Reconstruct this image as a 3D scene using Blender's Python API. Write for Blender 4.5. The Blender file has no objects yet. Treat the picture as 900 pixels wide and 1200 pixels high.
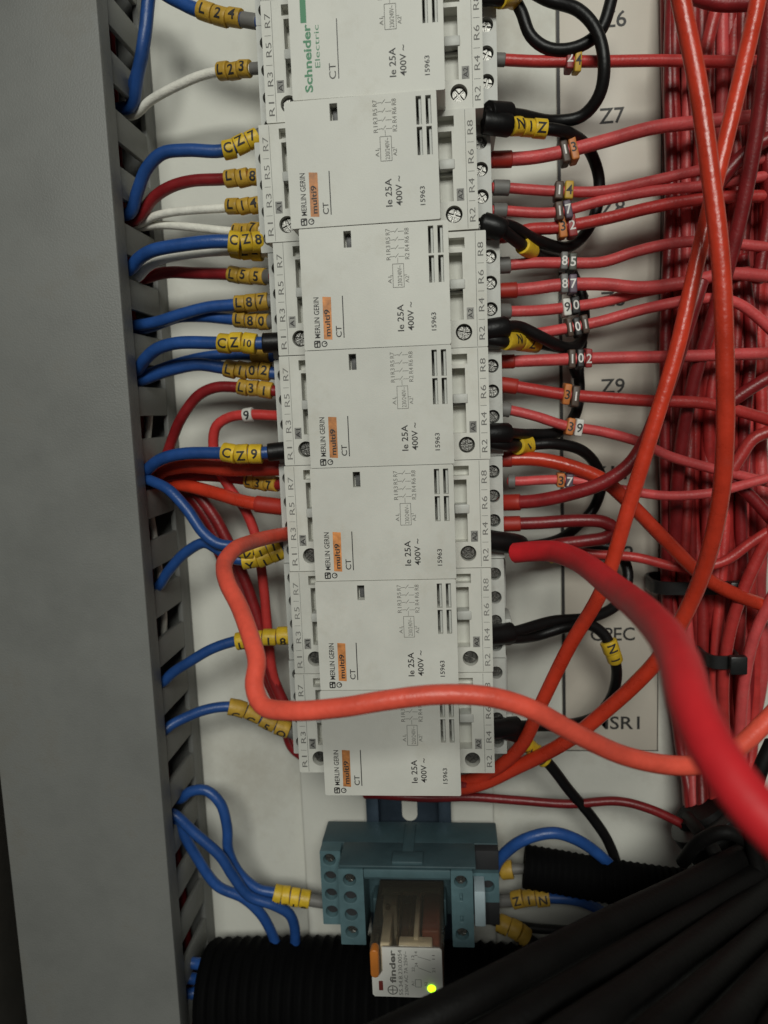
import bpy, bmesh, math, random
from mathutils import Vector, Matrix
random.seed(7)
S = 0.001                                   # everything below is written in millimetres
sc = bpy.context.scene
COL = sc.collection

# ------------------------------------------------------------------ camera
F, H = 903.0, 310.0                         # focal length in photo pixels (900x1200), distance to the back plate
def _n(v): return v.normalized()
cn = _n(Vector((80, -122, F)))              # into the plate, in camera axes (x right, y down, z forward)
cd = Vector((275, 6900, F)); cd = _n(cd - cn * cd.dot(cn))   # downwards
cr = cd.cross(cn)                           # to the right
cam = bpy.data.cameras.new('camera'); camo = bpy.data.objects.new('camera', cam); COL.objects.link(camo)
cx = Vector((cr.x, cn.x, -cd.x)); cy = -Vector((cr.y, cn.y, -cd.y)); cz = -Vector((cr.z, cn.z, -cd.z))
M4 = Matrix((cx, cy, cz)).transposed().to_4x4(); M4.translation = Vector((0, -H * S, 0))
camo.matrix_world = M4
cam.sensor_fit = 'VERTICAL'; cam.sensor_height = 36; cam.lens = F / 1200 * 36
cam.clip_start = 0.005; cam.clip_end = 50
cam.dof.use_dof = True; cam.dof.focus_distance = 0.25; cam.dof.aperture_fstop = 12
sc.camera = camo

# ------------------------------------------------------------------ light
w = bpy.data.worlds.new('World'); sc.world = w; w.use_nodes = True
w.node_tree.nodes['Background'].inputs[0].default_value = (0.97, 1.0, 0.95, 1)
w.node_tree.nodes['Background'].inputs[1].default_value = 0.055
def area(name, loc, target, size, size_y, energy, col):
    l = bpy.data.lights.new(name, 'AREA'); l.shape = 'RECTANGLE'; l.size = size; l.size_y = size_y
    l.energy = energy; l.color = col
    o = bpy.data.objects.new(name, l); COL.objects.link(o); o.location = loc
    o.rotation_euler = (Vector(target) - Vector(loc)).to_track_quat('-Z', 'Y').to_euler()
area('room_ceiling_lamp', (0.08, -1.35, 0.60), (-0.02, 0, 0.0), 0.62, 0.32, 13.5, (0.985, 1.0, 0.925))
sc.view_settings.view_transform = 'Standard'; sc.view_settings.look = 'None'
sc.view_settings.gamma = 1; sc.view_settings.use_curve_mapping = False
sc.view_settings.exposure = 0

# ------------------------------------------------------------------ plate coordinates: u right, v up, h towards the viewer
def P(px, py, h):
    ray = Vector((px - 450, py - 600, F)); q = ray * ((H - h) / ray.dot(cn))
    return Vector((q.dot(cr), -q.dot(cd), h))
def Pu(px, py, u):                          # where the sight line meets the plane u = const
    ray = Vector((px - 450, py - 600, F)); q = ray * (u / ray.dot(cr))
    return Vector((u, -q.dot(cd), H - q.dot(cn)))
def proj(p):
    q = cr * p.x - cd * p.y + cn * (H - p.z)
    return 450 + F * q.x / q.z, 600 + F * q.y / q.z
def Wd(p): return (p[0] * S, -p[2] * S, p[1] * S)

# ------------------------------------------------------------------ materials
MAT = {}
def mat(name, col, rough=0.45, metal=0.0, var=0.10, vscale=60, bump=0.15, bscale=900, spec=0.5, dirt=None, rvar=0.1):
    m = bpy.data.materials.new(name); m.use_nodes = True; nt = m.node_tree; N = nt.nodes; L = nt.links
    b = N['Principled BSDF']; b.inputs['Metallic'].default_value = metal
    b.inputs['Specular IOR Level'].default_value = spec
    tc = N.new('ShaderNodeTexCoord'); oi = N.new('ShaderNodeObjectInfo')
    add = N.new('ShaderNodeVectorMath'); add.operation = 'ADD'
    L.new(tc.outputs['Object'], add.inputs[0]); L.new(oi.outputs['Random'], add.inputs[1])
    n1 = N.new('ShaderNodeTexNoise'); n1.inputs['Scale'].default_value = vscale; n1.inputs['Detail'].default_value = 6
    n1.inputs['Roughness'].default_value = 0.65
    L.new(add.outputs[0], n1.inputs['Vector'])
    rp = N.new('ShaderNodeValToRGB')
    lo = [c * (1 - var * 1.6) for c in col]; hi = [min(1, c * (1 + var)) for c in col]
    rp.color_ramp.elements[0].color = (*lo, 1); rp.color_ramp.elements[1].color = (*hi, 1)
    rp.color_ramp.elements[0].position = 0.3; rp.color_ramp.elements[1].position = 0.7
    L.new(n1.outputs['Fac'], rp.inputs['Fac'])
    out = rp.outputs['Color']
    hv = N.new('ShaderNodeHueSaturation'); mr = N.new('ShaderNodeMapRange')
    mr.inputs['To Min'].default_value = 1 - var * 0.8; mr.inputs['To Max'].default_value = 1 + var * 0.8
    L.new(oi.outputs['Random'], mr.inputs['Value']); L.new(mr.outputs[0], hv.inputs['Value']); L.new(out, hv.inputs['Color'])
    out = hv.outputs['Color']
    if dirt:
        n3 = N.new('ShaderNodeTexNoise'); n3.inputs['Scale'].default_value = dirt[1]; n3.inputs['Detail'].default_value = 8
        n3.inputs['Roughness'].default_value = 0.75
        L.new(add.outputs[0], n3.inputs['Vector'])
        r3 = N.new('ShaderNodeValToRGB'); r3.color_ramp.elements[0].position = 0.54; r3.color_ramp.elements[1].position = 0.74
        L.new(n3.outputs['Fac'], r3.inputs['Fac'])
        mx = N.new('ShaderNodeMixRGB'); mx.inputs['Color2'].default_value = (*dirt[0], 1)
        ml = N.new('ShaderNodeMath'); ml.operation = 'MULTIPLY'; ml.inputs[1].default_value = dirt[2]
        L.new(r3.outputs['Color'], ml.inputs[0]); L.new(ml.outputs[0], mx.inputs['Fac']); L.new(out, mx.inputs['Color1'])
        out = mx.outputs['Color']
    L.new(out, b.inputs['Base Color'])
    n2 = N.new('ShaderNodeTexNoise'); n2.inputs['Scale'].default_value = bscale; n2.inputs['Detail'].default_value = 4
    L.new(add.outputs[0], n2.inputs['Vector'])
    bp = N.new('ShaderNodeBump'); bp.inputs['Strength'].default_value = bump; bp.inputs['Distance'].default_value = 0.0004
    L.new(n2.outputs['Fac'], bp.inputs['Height']); L.new(bp.outputs[0], b.inputs['Normal'])
    m2 = N.new('ShaderNodeMapRange'); m2.inputs['To Min'].default_value = max(0.05, rough - rvar); m2.inputs['To Max'].default_value = min(1, rough + rvar)
    L.new(n1.outputs['Fac'], m2.inputs['Value']); L.new(m2.outputs[0], b.inputs['Roughness'])
    MAT[name] = m; return m
mat('plate_white', (0.64, 0.635, 0.575), 0.6, spec=0.3, var=0.05, vscale=14, bump=0.12, bscale=700, dirt=((0.40, 0.36, 0.29), 12, 0.5))
mat('strip_white', (0.57, 0.52, 0.445), 0.45, var=0.05, vscale=20, bump=0.06, dirt=((0.42, 0.34, 0.26), 14, 0.3))
mat('duct_grey', (0.197, 0.199, 0.188), 0.5, spec=0.35, var=0.09, vscale=22, bump=0.3, bscale=1500, dirt=((0.13, 0.112, 0.085), 11, 0.65), rvar=0.2)
mat('plastic_pale', (0.63, 0.625, 0.57), 0.5, spec=0.35, var=0.055, vscale=40, bump=0.10, bscale=2600, dirt=((0.44, 0.40, 0.31), 50, 0.34))
mat('plastic_body', (0.52, 0.525, 0.49), 0.5, var=0.05, vscale=70, bump=0.12, bscale=2200, dirt=((0.30, 0.27, 0.21), 110, 0.4))
mat('recess_grey', (0.10, 0.10, 0.10), 0.5, var=0.08)
mat('dark_part_and_shade', (0.02, 0.02, 0.022), 0.7)  # black of dark parts, also of the shade painted into socket holes
mat('ink_black', (0.025, 0.023, 0.022), 0.6, var=0.1, bump=0.0)
mat('ink_grey', (0.16, 0.155, 0.14), 0.7, var=0.3, vscale=900, bump=0.0)
mat('ink_light', (0.20, 0.195, 0.18), 0.7, var=0.3, vscale=900, bump=0.0)
mat('tag_grey', (0.27, 0.265, 0.245), 0.6, var=0.3, vscale=900, bump=0.0)
mat('ink_green', (0.03, 0.20, 0.085), 0.5, bump=0.0)
mat('ink_orange', (0.58, 0.23, 0.07), 0.5, var=0.3, vscale=380, bump=0.0)
mat('ink_white', (0.72, 0.70, 0.66), 0.5, bump=0.0)
mat('screw_steel', (0.22, 0.215, 0.20), 0.38, metal=1.0, var=0.2, vscale=800, bump=0.3, bscale=2500)
mat('rail_steel', (0.10, 0.14, 0.19), 0.32, metal=0.75, var=0.15, vscale=90)
mat('wire_blue', (0.016, 0.068, 0.25), 0.40, var=0.16, vscale=120, bump=0.25, bscale=1300, dirt=((0.04, 0.10, 0.25), 160, 0.3))
mat('wire_darkred', (0.22, 0.012, 0.014), 0.38, var=0.2, vscale=120, bump=0.25, bscale=1300)
mat('wire_red', (0.50, 0.038, 0.034), 0.40, var=0.15, vscale=120, bump=0.3, bscale=1300, dirt=((0.50, 0.12, 0.10), 220, 0.35))
mat('wire_pink', (0.58, 0.070, 0.070), 0.45, var=0.14, vscale=140, bump=0.35, bscale=1300, dirt=((0.55, 0.17, 0.15), 220, 0.4))
mat('wire_orange', (0.58, 0.043, 0.017), 0.30, var=0.16, vscale=70, bump=0.4, bscale=600, dirt=((0.42, 0.05, 0.03), 120, 0.5), rvar=0.15)
mat('wire_salmon', (0.84, 0.105, 0.062), 0.42, var=0.16, vscale=70, bump=0.45, bscale=600, dirt=((0.62, 0.10, 0.07), 110, 0.55), rvar=0.15)
mat('wire_scarlet', (0.66, 0.022, 0.030), 0.52, var=0.12, vscale=60, bump=0.3, bscale=500, spec=0.25, dirt=((0.42, 0.03, 0.035), 90, 0.4))
mat('wire_white', (0.78, 0.76, 0.68), 0.48, var=0.10, vscale=200, bump=0.5, bscale=1500)
mat('wire_black', (0.006, 0.0055, 0.0055), 0.42, var=0.2, bump=0.2, spec=0.3)
mat('cable_black', (0.0045, 0.004, 0.0038), 0.62, var=0.3, bump=0.35, bscale=700, spec=0.15)
mat('conduit_black', (0.0025, 0.0025, 0.0027), 0.75, var=0.2, bump=0.2, spec=0.06)
mat('bundle_red_shaded', (0.30, 0.019, 0.018), 0.42, var=0.3, vscale=120, bump=0.25, bscale=1300)  # wire red darkened to carry the shade over the bundle
mat('cabinet_grey', (0.055, 0.05, 0.042), 0.6)
mat('boot_grey', (0.15, 0.145, 0.135), 0.55)
mat('boot_red', (0.36, 0.022, 0.012), 0.5)
mat('marker_yellow', (0.70, 0.46, 0.025), 0.45, var=0.14, vscale=200, bump=0.3, bscale=1400, dirt=((0.42, 0.26, 0.03), 240, 0.5))
mat('marker_amber', (0.50, 0.30, 0.035), 0.5, var=0.16, vscale=200, bump=0.3, bscale=1400, dirt=((0.30, 0.18, 0.03), 240, 0.5))
for k, c in {'0': (0.03, 0.03, 0.03), '1': (0.085, 0.055, 0.04), '2': (0.28, 0.03, 0.03), '3': (0.60, 0.20, 0.05), '4': (0.58, 0.36, 0.04),
             '5': (0.07, 0.075, 0.06), '7': (0.12, 0.09, 0.12), '8': (0.16, 0.16, 0.155), '9': (0.72, 0.71, 0.66)}.items():
    mat('marker_digit_' + k, c, 0.5, var=0.12)
mat('socket_teal', (0.048, 0.088, 0.100), 0.5, var=0.12, vscale=120, dirt=((0.06, 0.08, 0.085), 150, 0.4))
mat('socket_teal_light', (0.080, 0.145, 0.162), 0.5, var=0.12, vscale=120)
mat('tag_pale_blue', (0.40, 0.50, 0.54), 0.5)
mat('coil_brown', (0.34, 0.10, 0.06), 0.5, var=0.2)
mat('core_brown', (0.16, 0.10, 0.07), 0.5, var=0.2)
mat('relay_beige', (0.80, 0.72, 0.55), 0.5, var=0.2)
mat('contact_metal', (0.55, 0.45, 0.30), 0.3, metal=0.9)
mat('relay_label_white', (0.72, 0.71, 0.66), 0.45, var=0.05)
mat('lever_orange', (0.62, 0.20, 0.03), 0.4)
mat('flag_red', (0.16, 0.02, 0.015), 0.5)
mat('tie_black', (0.012, 0.012, 0.012), 0.4)
mat('bracket_film', (0.66, 0.65, 0.60), 0.25, var=0.05)
def glassy():
    m = bpy.data.materials.new('clear_plastic'); m.use_nodes = True; N = m.node_tree.nodes; L = m.node_tree.links
    out = N['Material Output']; N.remove(N['Principled BSDF'])
    t = N.new('ShaderNodeBsdfTransparent'); t.inputs[0].default_value = (0.97, 0.93, 0.86, 1)
    g = N.new('ShaderNodeBsdfGlossy'); g.inputs['Roughness'].default_value = 0.12
    d = N.new('ShaderNodeBsdfDiffuse'); d.inputs[0].default_value = (0.72, 0.67, 0.55, 1)
    fr = N.new('ShaderNodeFresnel'); fr.inputs[0].default_value = 1.3
    m1 = N.new('ShaderNodeMixShader'); m1.inputs[0].default_value = 0.055
    L.new(t.outputs[0], m1.inputs[1]); L.new(d.outputs[0], m1.inputs[2])
    m2 = N.new('ShaderNodeMixShader'); L.new(fr.outputs[0], m2.inputs[0]); L.new(m1.outputs[0], m2.inputs[1]); L.new(g.outputs[0], m2.inputs[2])
    L.new(m2.outputs[0], out.inputs[0]); MAT['clear_plastic'] = m
glassy()
def led():
    m = bpy.data.materials.new('led_green'); m.use_nodes = True; b = m.node_tree.nodes['Principled BSDF']
    b.inputs['Base Color'].default_value = (0.35, 0.6, 0.02, 1)
    b.inputs['Emission Color'].default_value = (0.45, 0.95, 0.01, 1); b.inputs['Emission Strength'].default_value = 2.4
    MAT['led_green'] = m
led()

# ------------------------------------------------------------------ mesh helpers
class MB:
    def __init__(s): s.v = []; s.f = []
    def add(s, vs, fs):
        o = len(s.v); s.v += [tuple(p) for p in vs]; s.f += [tuple(i + o for i in f) for f in fs]
    def box(s, u0, u1, v0, v1, h0, h1, bottom=True):
        vs = [(u, v, h) for h in (h0, h1) for v in (v0, v1) for u in (u0, u1)]
        fs = [(4, 5, 7, 6), (0, 1, 5, 4), (1, 3, 7, 5), (3, 2, 6, 7), (2, 0, 4, 6)]
        if bottom: fs.append((0, 2, 3, 1))
        s.add(vs, fs)
    def disc(s, c, r, h0, h1, n=20):
        vs = [(c[0] + r * math.cos(2 * math.pi * i / n), c[1] + r * math.sin(2 * math.pi * i / n), h) for h in (h0, h1) for i in range(n)]
        fs = [(i, (i + 1) % n, n + (i + 1) % n, n + i) for i in range(n)] + [tuple(range(n, 2 * n)), tuple(range(n - 1, -1, -1))]
        s.add(vs, fs)
    def poly(s, pts, h0, h1):
        n = len(pts); vs = [(p[0], p[1], h) for h in (h0, h1) for p in pts]
        fs = [(i, (i + 1) % n, n + (i + 1) % n, n + i) for i in range(n)] + [tuple(range(n, 2 * n)), tuple(range(n - 1, -1, -1))]
        s.add(vs, fs)
    def plate(s, u0, u1, v0, v1, top, bottom, rects=(), rounds=()):
        """a block whose front face carries real rectangular and round recesses"""
        us = {u0, u1}; vs = {v0, v1}; sq = []
        for (a, b, c, d, dep) in rects: us |= {max(a, u0), min(b, u1)}; vs |= {c, d}
        for (x, y, r, dep) in rounds:
            k = r * 1.12; q = (max(u0, x - k), min(u1, x + k), max(v0, y - k), min(v1, y + k)); sq.append(q); us |= set(q[:2]); vs |= set(q[2:])
        us = sorted(us); vs = sorted(vs)
        for i in range(len(us) - 1):
            for j in range(len(vs) - 1):
                a, b, c, d = us[i], us[i + 1], vs[j], vs[j + 1]; mx, my = (a + b) / 2, (c + d) / 2
                if b - a < 1e-6 or d - c < 1e-6: continue
                if any(q[0] < mx < q[1] and q[2] < my < q[3] for q in sq): continue
                dep = [r[4] for r in rects if r[0] < mx < r[1] and r[2] < my < r[3]]
                z = top - (dep[0] if dep else 0)
                s.add([(a, c, z), (b, c, z), (b, d, z), (a, d, z)], [(0, 1, 2, 3)])
        for (a, b, c, d, dep) in rects:
            a, b = max(a, u0), min(b, u1); z = top - dep
            s.add([(a, c, z), (b, c, z), (b, d, z), (a, d, z), (a, c, top), (b, c, top), (b, d, top), (a, d, top)],
                  [(0, 4, 5, 1), (1, 5, 6, 2), (2, 6, 7, 3), (3, 7, 4, 0)])
        for (x, y, r, dep), q in zip(rounds, sq):
            an = [2 * math.pi * i / 24 for i in range(24)]
            an += [math.atan2(yy - y, xx - x) % (2 * math.pi) for xx in q[:2] for yy in q[2:]]
            an = sorted(set(round(t, 5) for t in an)); n = len(an); ring = []; per = []; low = []
            for t in an:
                cx_, cy_ = math.cos(t), math.sin(t)
                tx = ((q[1] - x) / cx_) if cx_ > 1e-6 else ((q[0] - x) / cx_ if cx_ < -1e-6 else 1e9)
                ty = ((q[3] - y) / cy_) if cy_ > 1e-6 else ((q[2] - y) / cy_ if cy_ < -1e-6 else 1e9)
                k = min(tx, ty); ring.append((x + r * cx_, y + r * cy_, top)); per.append((x + k * cx_, y + k * cy_, top)); low.append((x + r * cx_, y + r * cy_, top - dep))
            fs = []
            for i in range(n):
                j = (i + 1) % n; fs.append((i, n + i, n + j, j)); fs.append((2 * n + i, i, j, 2 * n + j))
            fs.append(tuple(2 * n + i for i in range(n)))
            s.add(ring + per + low, fs)
        s.add([(u0, v0, bottom), (u1, v0, bottom), (u1, v1, bottom), (u0, v1, bottom), (u0, v0, top), (u1, v0, top), (u1, v1, top), (u0, v1, top)],
              [(0, 1, 5, 4), (1, 2, 6, 5), (2, 3, 7, 6), (3, 0, 4, 7)])
    def mesh(s, name, m, bevel=0, seg=2, smooth=True, only=None):
        me = bpy.data.meshes.new(name); me.from_pydata([Wd(p) for p in s.v], [], s.f)
        bm = bmesh.new(); bm.from_mesh(me); bmesh.ops.remove_doubles(bm, verts=bm.verts, dist=2e-6)
        if bevel:
            es = [e for e in bm.edges if len(e.link_faces) == 2 and e.calc_face_angle(0) > 0.7 and (only is None or only(e))]
            bmesh.ops.bevel(bm, geom=es, offset=bevel * S, segments=seg, affect='EDGES', profile=0.5, clamp_overlap=True)
        bm.to_mesh(me); bm.free()
        if smooth:
            me.polygons.foreach_set('use_smooth', [True] * len(me.polygons)); me.set_sharp_from_angle(angle=math.radians(38))
        me.materials.append(MAT[m]); return me
def obj(name, me, parent=None, loc=(0, 0, 0)):
    o = bpy.data.objects.new(name, me); COL.objects.link(o); o.location = Wd(loc)
    if parent: o.parent = parent
    return o
def empty(name, loc=(0, 0, 0)):
    o = bpy.data.objects.new(name, None); COL.objects.link(o); o.location = Wd(loc); o.empty_display_size = 0.01; return o
def tag(o, label, cat, group=None, kind=None):
    if kind: o['kind'] = kind
    if label: o['label'] = label
    if cat: o['category'] = cat
    if group: o['group'] = group
    return o
_tc = {}
def glyphs(txt, off=0.0):
    """letter outlines of the built-in font as flat triangles, cap height 1, origin at the lower left"""
    if (txt, off) in _tc: return _tc[(txt, off)]
    c = bpy.data.curves.new('t', 'FONT'); c.body = txt; c.size = 1; c.resolution_u = 3; c.offset = off
    o = bpy.data.objects.new('t', c); me = bpy.data.meshes.new_from_object(o)
    vs = [(v.co.x, v.co.y) for v in me.vertices]; fs = [tuple(p.vertices) for p in me.polygons]
    bpy.data.objects.remove(o); bpy.data.curves.remove(c); bpy.data.meshes.remove(me)
    x0 = min(v[0] for v in vs); k = 1 / 0.7
    vs = [((v[0] - x0) * k, v[1] * k) for v in vs]
    _tc[(txt, off)] = (vs, fs, max(v[0] for v in vs)); return _tc[(txt, off)]
def text(mb, txt, u0, u1, v0, v1, h, up=True, bold=0, off=0.0):
    """print txt to fill the box; up=True: it reads from the bottom towards the top"""
    vs, fs, wd = glyphs(txt, off)
    if up: pts = [(u1 - (u1 - u0) * y, v0 + (v1 - v0) * x / wd, h) for x, y in vs]
    else: pts = [(u0 + (u1 - u0) * x / wd, v0 + (v1 - v0) * y, h) for x, y in vs]
    mb.add(pts, fs)
def line(mb, u0, v0, u1, v1, h, wd=0.18):
    d = Vector((u1 - u0, v1 - v0)); d.normalize(); p = Vector((-d.y, d.x)) * wd / 2
    mb.add([(u0 + p.x, v0 + p.y, h), (u0 - p.x, v0 - p.y, h), (u1 - p.x, v1 - p.y, h), (u1 + p.x, v1 + p.y, h)], [(0, 1, 2, 3)])

# ------------------------------------------------------------------ tubes
def spline(pts, step=1.6):
    pts = [Vector(p) for p in pts]
    if len(pts) == 2: pts = [pts[0], (pts[0] + pts[1]) / 2, pts[1]]
    P_ = [pts[0] * 2 - pts[1]] + pts + [pts[-1] * 2 - pts[-2]]; out = []
    for i in range(1, len(P_) - 2):
        p0, p1, p2, p3 = P_[i - 1:i + 3]
        def kn(a, b): return max((a - b).length, 1e-4) ** 0.5
        t0 = 0; t1 = kn(p0, p1); t2 = t1 + kn(p1, p2); t3 = t2 + kn(p2, p3)
        n = max(2, int((p2 - p1).length / step))
        for k in range(n):
            t = t1 + (t2 - t1) * k / n
            A1 = p0 * ((t1 - t) / (t1 - t0)) + p1 * ((t - t0) / (t1 - t0)); A2 = p1 * ((t2 - t) / (t2 - t1)) + p2 * ((t - t1) / (t2 - t1))
            A3 = p2 * ((t3 - t) / (t3 - t2)) + p3 * ((t - t2) / (t3 - t2))
            B1 = A1 * ((t2 - t) / (t2 - t0)) + A2 * ((t - t0) / (t2 - t0)); B2 = A2 * ((t3 - t) / (t3 - t1)) + A3 * ((t - t1) / (t3 - t1))
            out.append(B1 * ((t2 - t) / (t2 - t1)) + B2 * ((t - t1) / (t2 - t1)))
    out.append(pts[-1]); return out
def tube(mb, C, rad, sides=12, round_end=True, rf=None):
    n = len(C); ref = None; rings = []
    for i in range(n):
        T = (C[min(i + 1, n - 1)] - C[max(i - 1, 0)]).normalized()
        if ref is None:
            ref = Vector((0, 0, 1)) if abs(T.z) < 0.9 else Vector((1, 0, 0))
        N_ = (ref - T * ref.dot(T)).normalized(); B = T.cross(N_); ref = N_
        rr = rad if rf is None else rf(i, n)
        rings.append([C[i] + (N_ * math.cos(a) + B * math.sin(a)) * rr for a in [2 * math.pi * k / sides for k in range(sides)]])
    if round_end:
        for end in (0, -1):
            T = (C[0] - C[1]).normalized() if end == 0 else (C[-1] - C[-2]).normalized()
            r0 = rings[end]; c = C[end]
            extra = [[c + (p - c) * f + T * rad * g for p in r0] for f, g in ((0.8, 0.22), (0.35, 0.36))]
            rings = extra[::-1] + rings if end == 0 else rings + extra
    vs = [p for r in rings for p in r]; m = len(rings)
    fs = [(i * sides + k, i * sides + (k + 1) % sides, (i + 1) * sides + (k + 1) % sides, (i + 1) * sides + k) for i in range(m - 1) for k in range(sides)]
    fs.append(tuple(range(sides - 1, -1, -1))); fs.append(tuple((m - 1) * sides + k for k in range(sides)))
    mb.add(vs, fs)
def sub(C, xa, xb, end=False):
    """the stretch of a sampled centre line that lies between two columns of the plate (or rows, when xa is ('y', a))"""
    ax = 0
    if isinstance(xa, tuple): ax = 1; xa = xa[1]
    q = [proj(p)[ax] for p in C]
    def at(x):
        best = None
        for i in (range(len(C) - 2, -1, -1) if end else range(len(C) - 1)):
            if (q[i] - x) * (q[i + 1] - x) <= 0 and q[i] != q[i + 1]:
                return i + (x - q[i]) / (q[i + 1] - q[i])
        half = range(len(C) // 2, len(C)) if end else range(len(C) // 2)
        return min(half, key=lambda i: abs(q[i] - x))
    a, b = at(xa), at(xb)
    def pt(t):
        i = min(int(t), len(C) - 2); return C[i].lerp(C[i + 1], t - i)
    return [pt(a + (b - a) * k / 8) for k in range(9)]
def cut(seg, a, b, n=5):
    m = len(seg) - 1
    def pt(t):
        t *= m; i = min(int(t), m - 1); return seg[i].lerp(seg[i + 1], t - i)
    return [pt(a + (b - a) * k / (n - 1)) for k in range(n)]
def ring_marker(parent, C, xa, xb, txt, wr, m='marker_yellow', tilt=0.0, extra=0.85, end=False):
    seg = sub(C, xa, xb, end); n = max(1, len(txt)); R = wr + extra
    for i, ch in enumerate(txt):
        a, b = i / n, (i + 1) / n - 0.018
        jit = random.uniform(-0.15, 0.2); sh = Vector((0, random.uniform(-0.32, 0.32), random.uniform(-0.2, 0.2))); tw = Vector((0, random.uniform(-0.3, 0.3), 0)); c = [p + sh + tw * (k_ / 2 - 1) for k_, p in enumerate(cut(seg, a, b))]
        mb = MB(); tube(mb, c, R + jit, 16, False)
        o = obj('marker', mb.mesh('marker', m, 0.25, 2), parent)
        if ch == ' ': continue
        mid = c[2]; T = (c[-1] - c[0]).normalized(); N_ = Vector((0, 0, 1)); N_ = (N_ - T * N_.dot(T)).normalized(); U = N_.cross(T)
        L_ = (c[-1] - c[0]).length; vs, fs, wd = glyphs(ch, 0.022); ht = min(3.3, R * 1.25) * (0.7 if len(ch) > 1 else 1); k = min(ht, L_ * 0.72 / wd if wd > 0 else ht); t_ = tilt + random.uniform(-0.15, 0.15)
        me = bpy.data.meshes.new('x'); me.from_pydata([(x, y, 0) for x, y in vs], [], fs); bm = bmesh.new(); bm.from_mesh(me)
        bmesh.ops.subdivide_edges(bm, edges=[e for e in bm.edges if e.calc_length() > 0.25], cuts=2, use_grid_fill=True); bmesh.ops.triangulate(bm, faces=bm.faces)
        bm.verts.ensure_lookup_table(); mb2 = MB(); R2 = R + jit + 0.08; pts = []
        for v in bm.verts:
            an = (v.co.y - 0.5) * ht / R2 + t_; xx = (v.co.x - wd / 2) * k
            pts.append(mid + T * xx + (N_ * math.cos(an) + U * math.sin(an)) * R2)
        mb2.add(pts, [tuple(v.index for v in f.verts) for f in bm.faces]); bm.free(); bpy.data.meshes.remove(me)
        obj('lettering', mb2.mesh('lettering', 'ink_black', smooth=False), o)
def block_marker(parent, C, xa, xb, txt, wr, hgt=3.0):
    seg = sub(C, xa, xb); n = len(txt)
    for i, ch in enumerate(txt):
        c = cut(seg, i / n, (i + 1) / n - 0.06, 3); T = (c[2] - c[0]); L_ = T.length; T.normalize()
        N_ = Vector((0, 0, 1)); N_ = (N_ - T * N_.dot(T)).normalized(); U = N_.cross(T)
        rot = random.uniform(-0.12, 0.12); U, N_ = U * math.cos(rot) + N_ * math.sin(rot), N_ * math.cos(rot) - U * math.sin(rot)
        mid = c[1] + U * random.uniform(-0.5, 0.3); dep = wr + 0.75
        vs = [mid + T * (a * L_ / 2) + U * (b * hgt) + N_ * (d * dep) for d in (-1, 1) for b in (-1, 1) for a in (-1, 1)]
        mb = MB(); mb.add(vs, [(4, 5, 7, 6), (0, 1, 5, 4), (1, 3, 7, 5), (3, 2, 6, 7), (2, 0, 4, 6), (0, 2, 3, 1)])
        o = obj('marker', mb.mesh('marker', 'marker_digit_' + ch, 0.55, 3), parent)
        v2, fs, wd = glyphs(ch, 0.012); k = 3.1; mb2 = MB()
        mb2.add([mid + T * ((x - wd / 2) * min(k, L_ * 0.8 / max(wd, 0.5))) + U * ((y - 0.5) * k) + N_ * (dep + 0.05) for x, y in v2], fs)
        obj('lettering', mb2.mesh('lettering', 'ink_black' if ch in '349' else 'ink_white', smooth=False), o)
def boot(parent, C, a, b, r, m, name='ferrule', end=False):
    mb = MB(); tube(mb, sub(C, a, b, end), r, 14, False); return obj(name, mb.mesh(name, m, 0.3, 2), parent)
def wire(name, label, m, r, pts, h0=36, h1=36, bow=0, wall=False, group=None, cat='wire', tail=None):
    """pts: (px, py) or (px, py, h) of the photograph, set at their real height h over the plate"""
    L = []
    if wall:
        w0 = Pu(pts[0][0], pts[0][1], -113.5); w0.z = min(max(w0.z, 13), 37)
        L = [Vector((-128, w0.y - random.uniform(-6, 6), w0.z - 6)), Vector((-119, w0.y, w0.z - 1)), w0]; h0 = w0.z; pts = pts[1:]
    n = len(pts)
    for i, p in enumerate(pts):
        t = (i + (1 if wall else 0)) / max(1, n - (0 if wall else 1)); t = min(1, t)
        h = p[2] if len(p) > 2 else h0 + (h1 - h0) * t + bow * math.sin(math.pi * t)
        L.append(P(p[0], p[1], h))
    if tail: L.append(L[-1] + Vector((tail, 0, 0)))
    C = spline(L); mb = MB(); tube(mb, C, r)
    o = obj(name, mb.mesh(name, m)); tag(o, label, cat, group); o_c[o.name] = C
    return o, C
o_c = {}

# ================================================================== THE SETTING
mb = MB(); mb.box(-330, 260, -420, 300, -2, 0)
bp = obj('back_panel', mb.mesh('back_panel', 'plate_white', 0.3)); tag(bp, 'off-white painted steel mounting plate behind everything', None, kind='structure')
mb = MB(); mb.box(-68.5, 12.5, -330, 260, 0.05, 6)
rp_ = obj('rail_backing_panel', mb.mesh('rail_backing_panel', 'plate_white', 0.8, 3)); tag(rp_, 'narrow raised off-white plate under the rail', None, kind='structure')

mb = MB(); mb.box(-186, -183, -420, 300, 0.05, 70); tag(obj('cabinet_side_wall', mb.mesh('cabinet_side_wall', 'cabinet_grey', 0.5)), 'dark cabinet side beyond the duct at the lower left', None, kind='structure')
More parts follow.
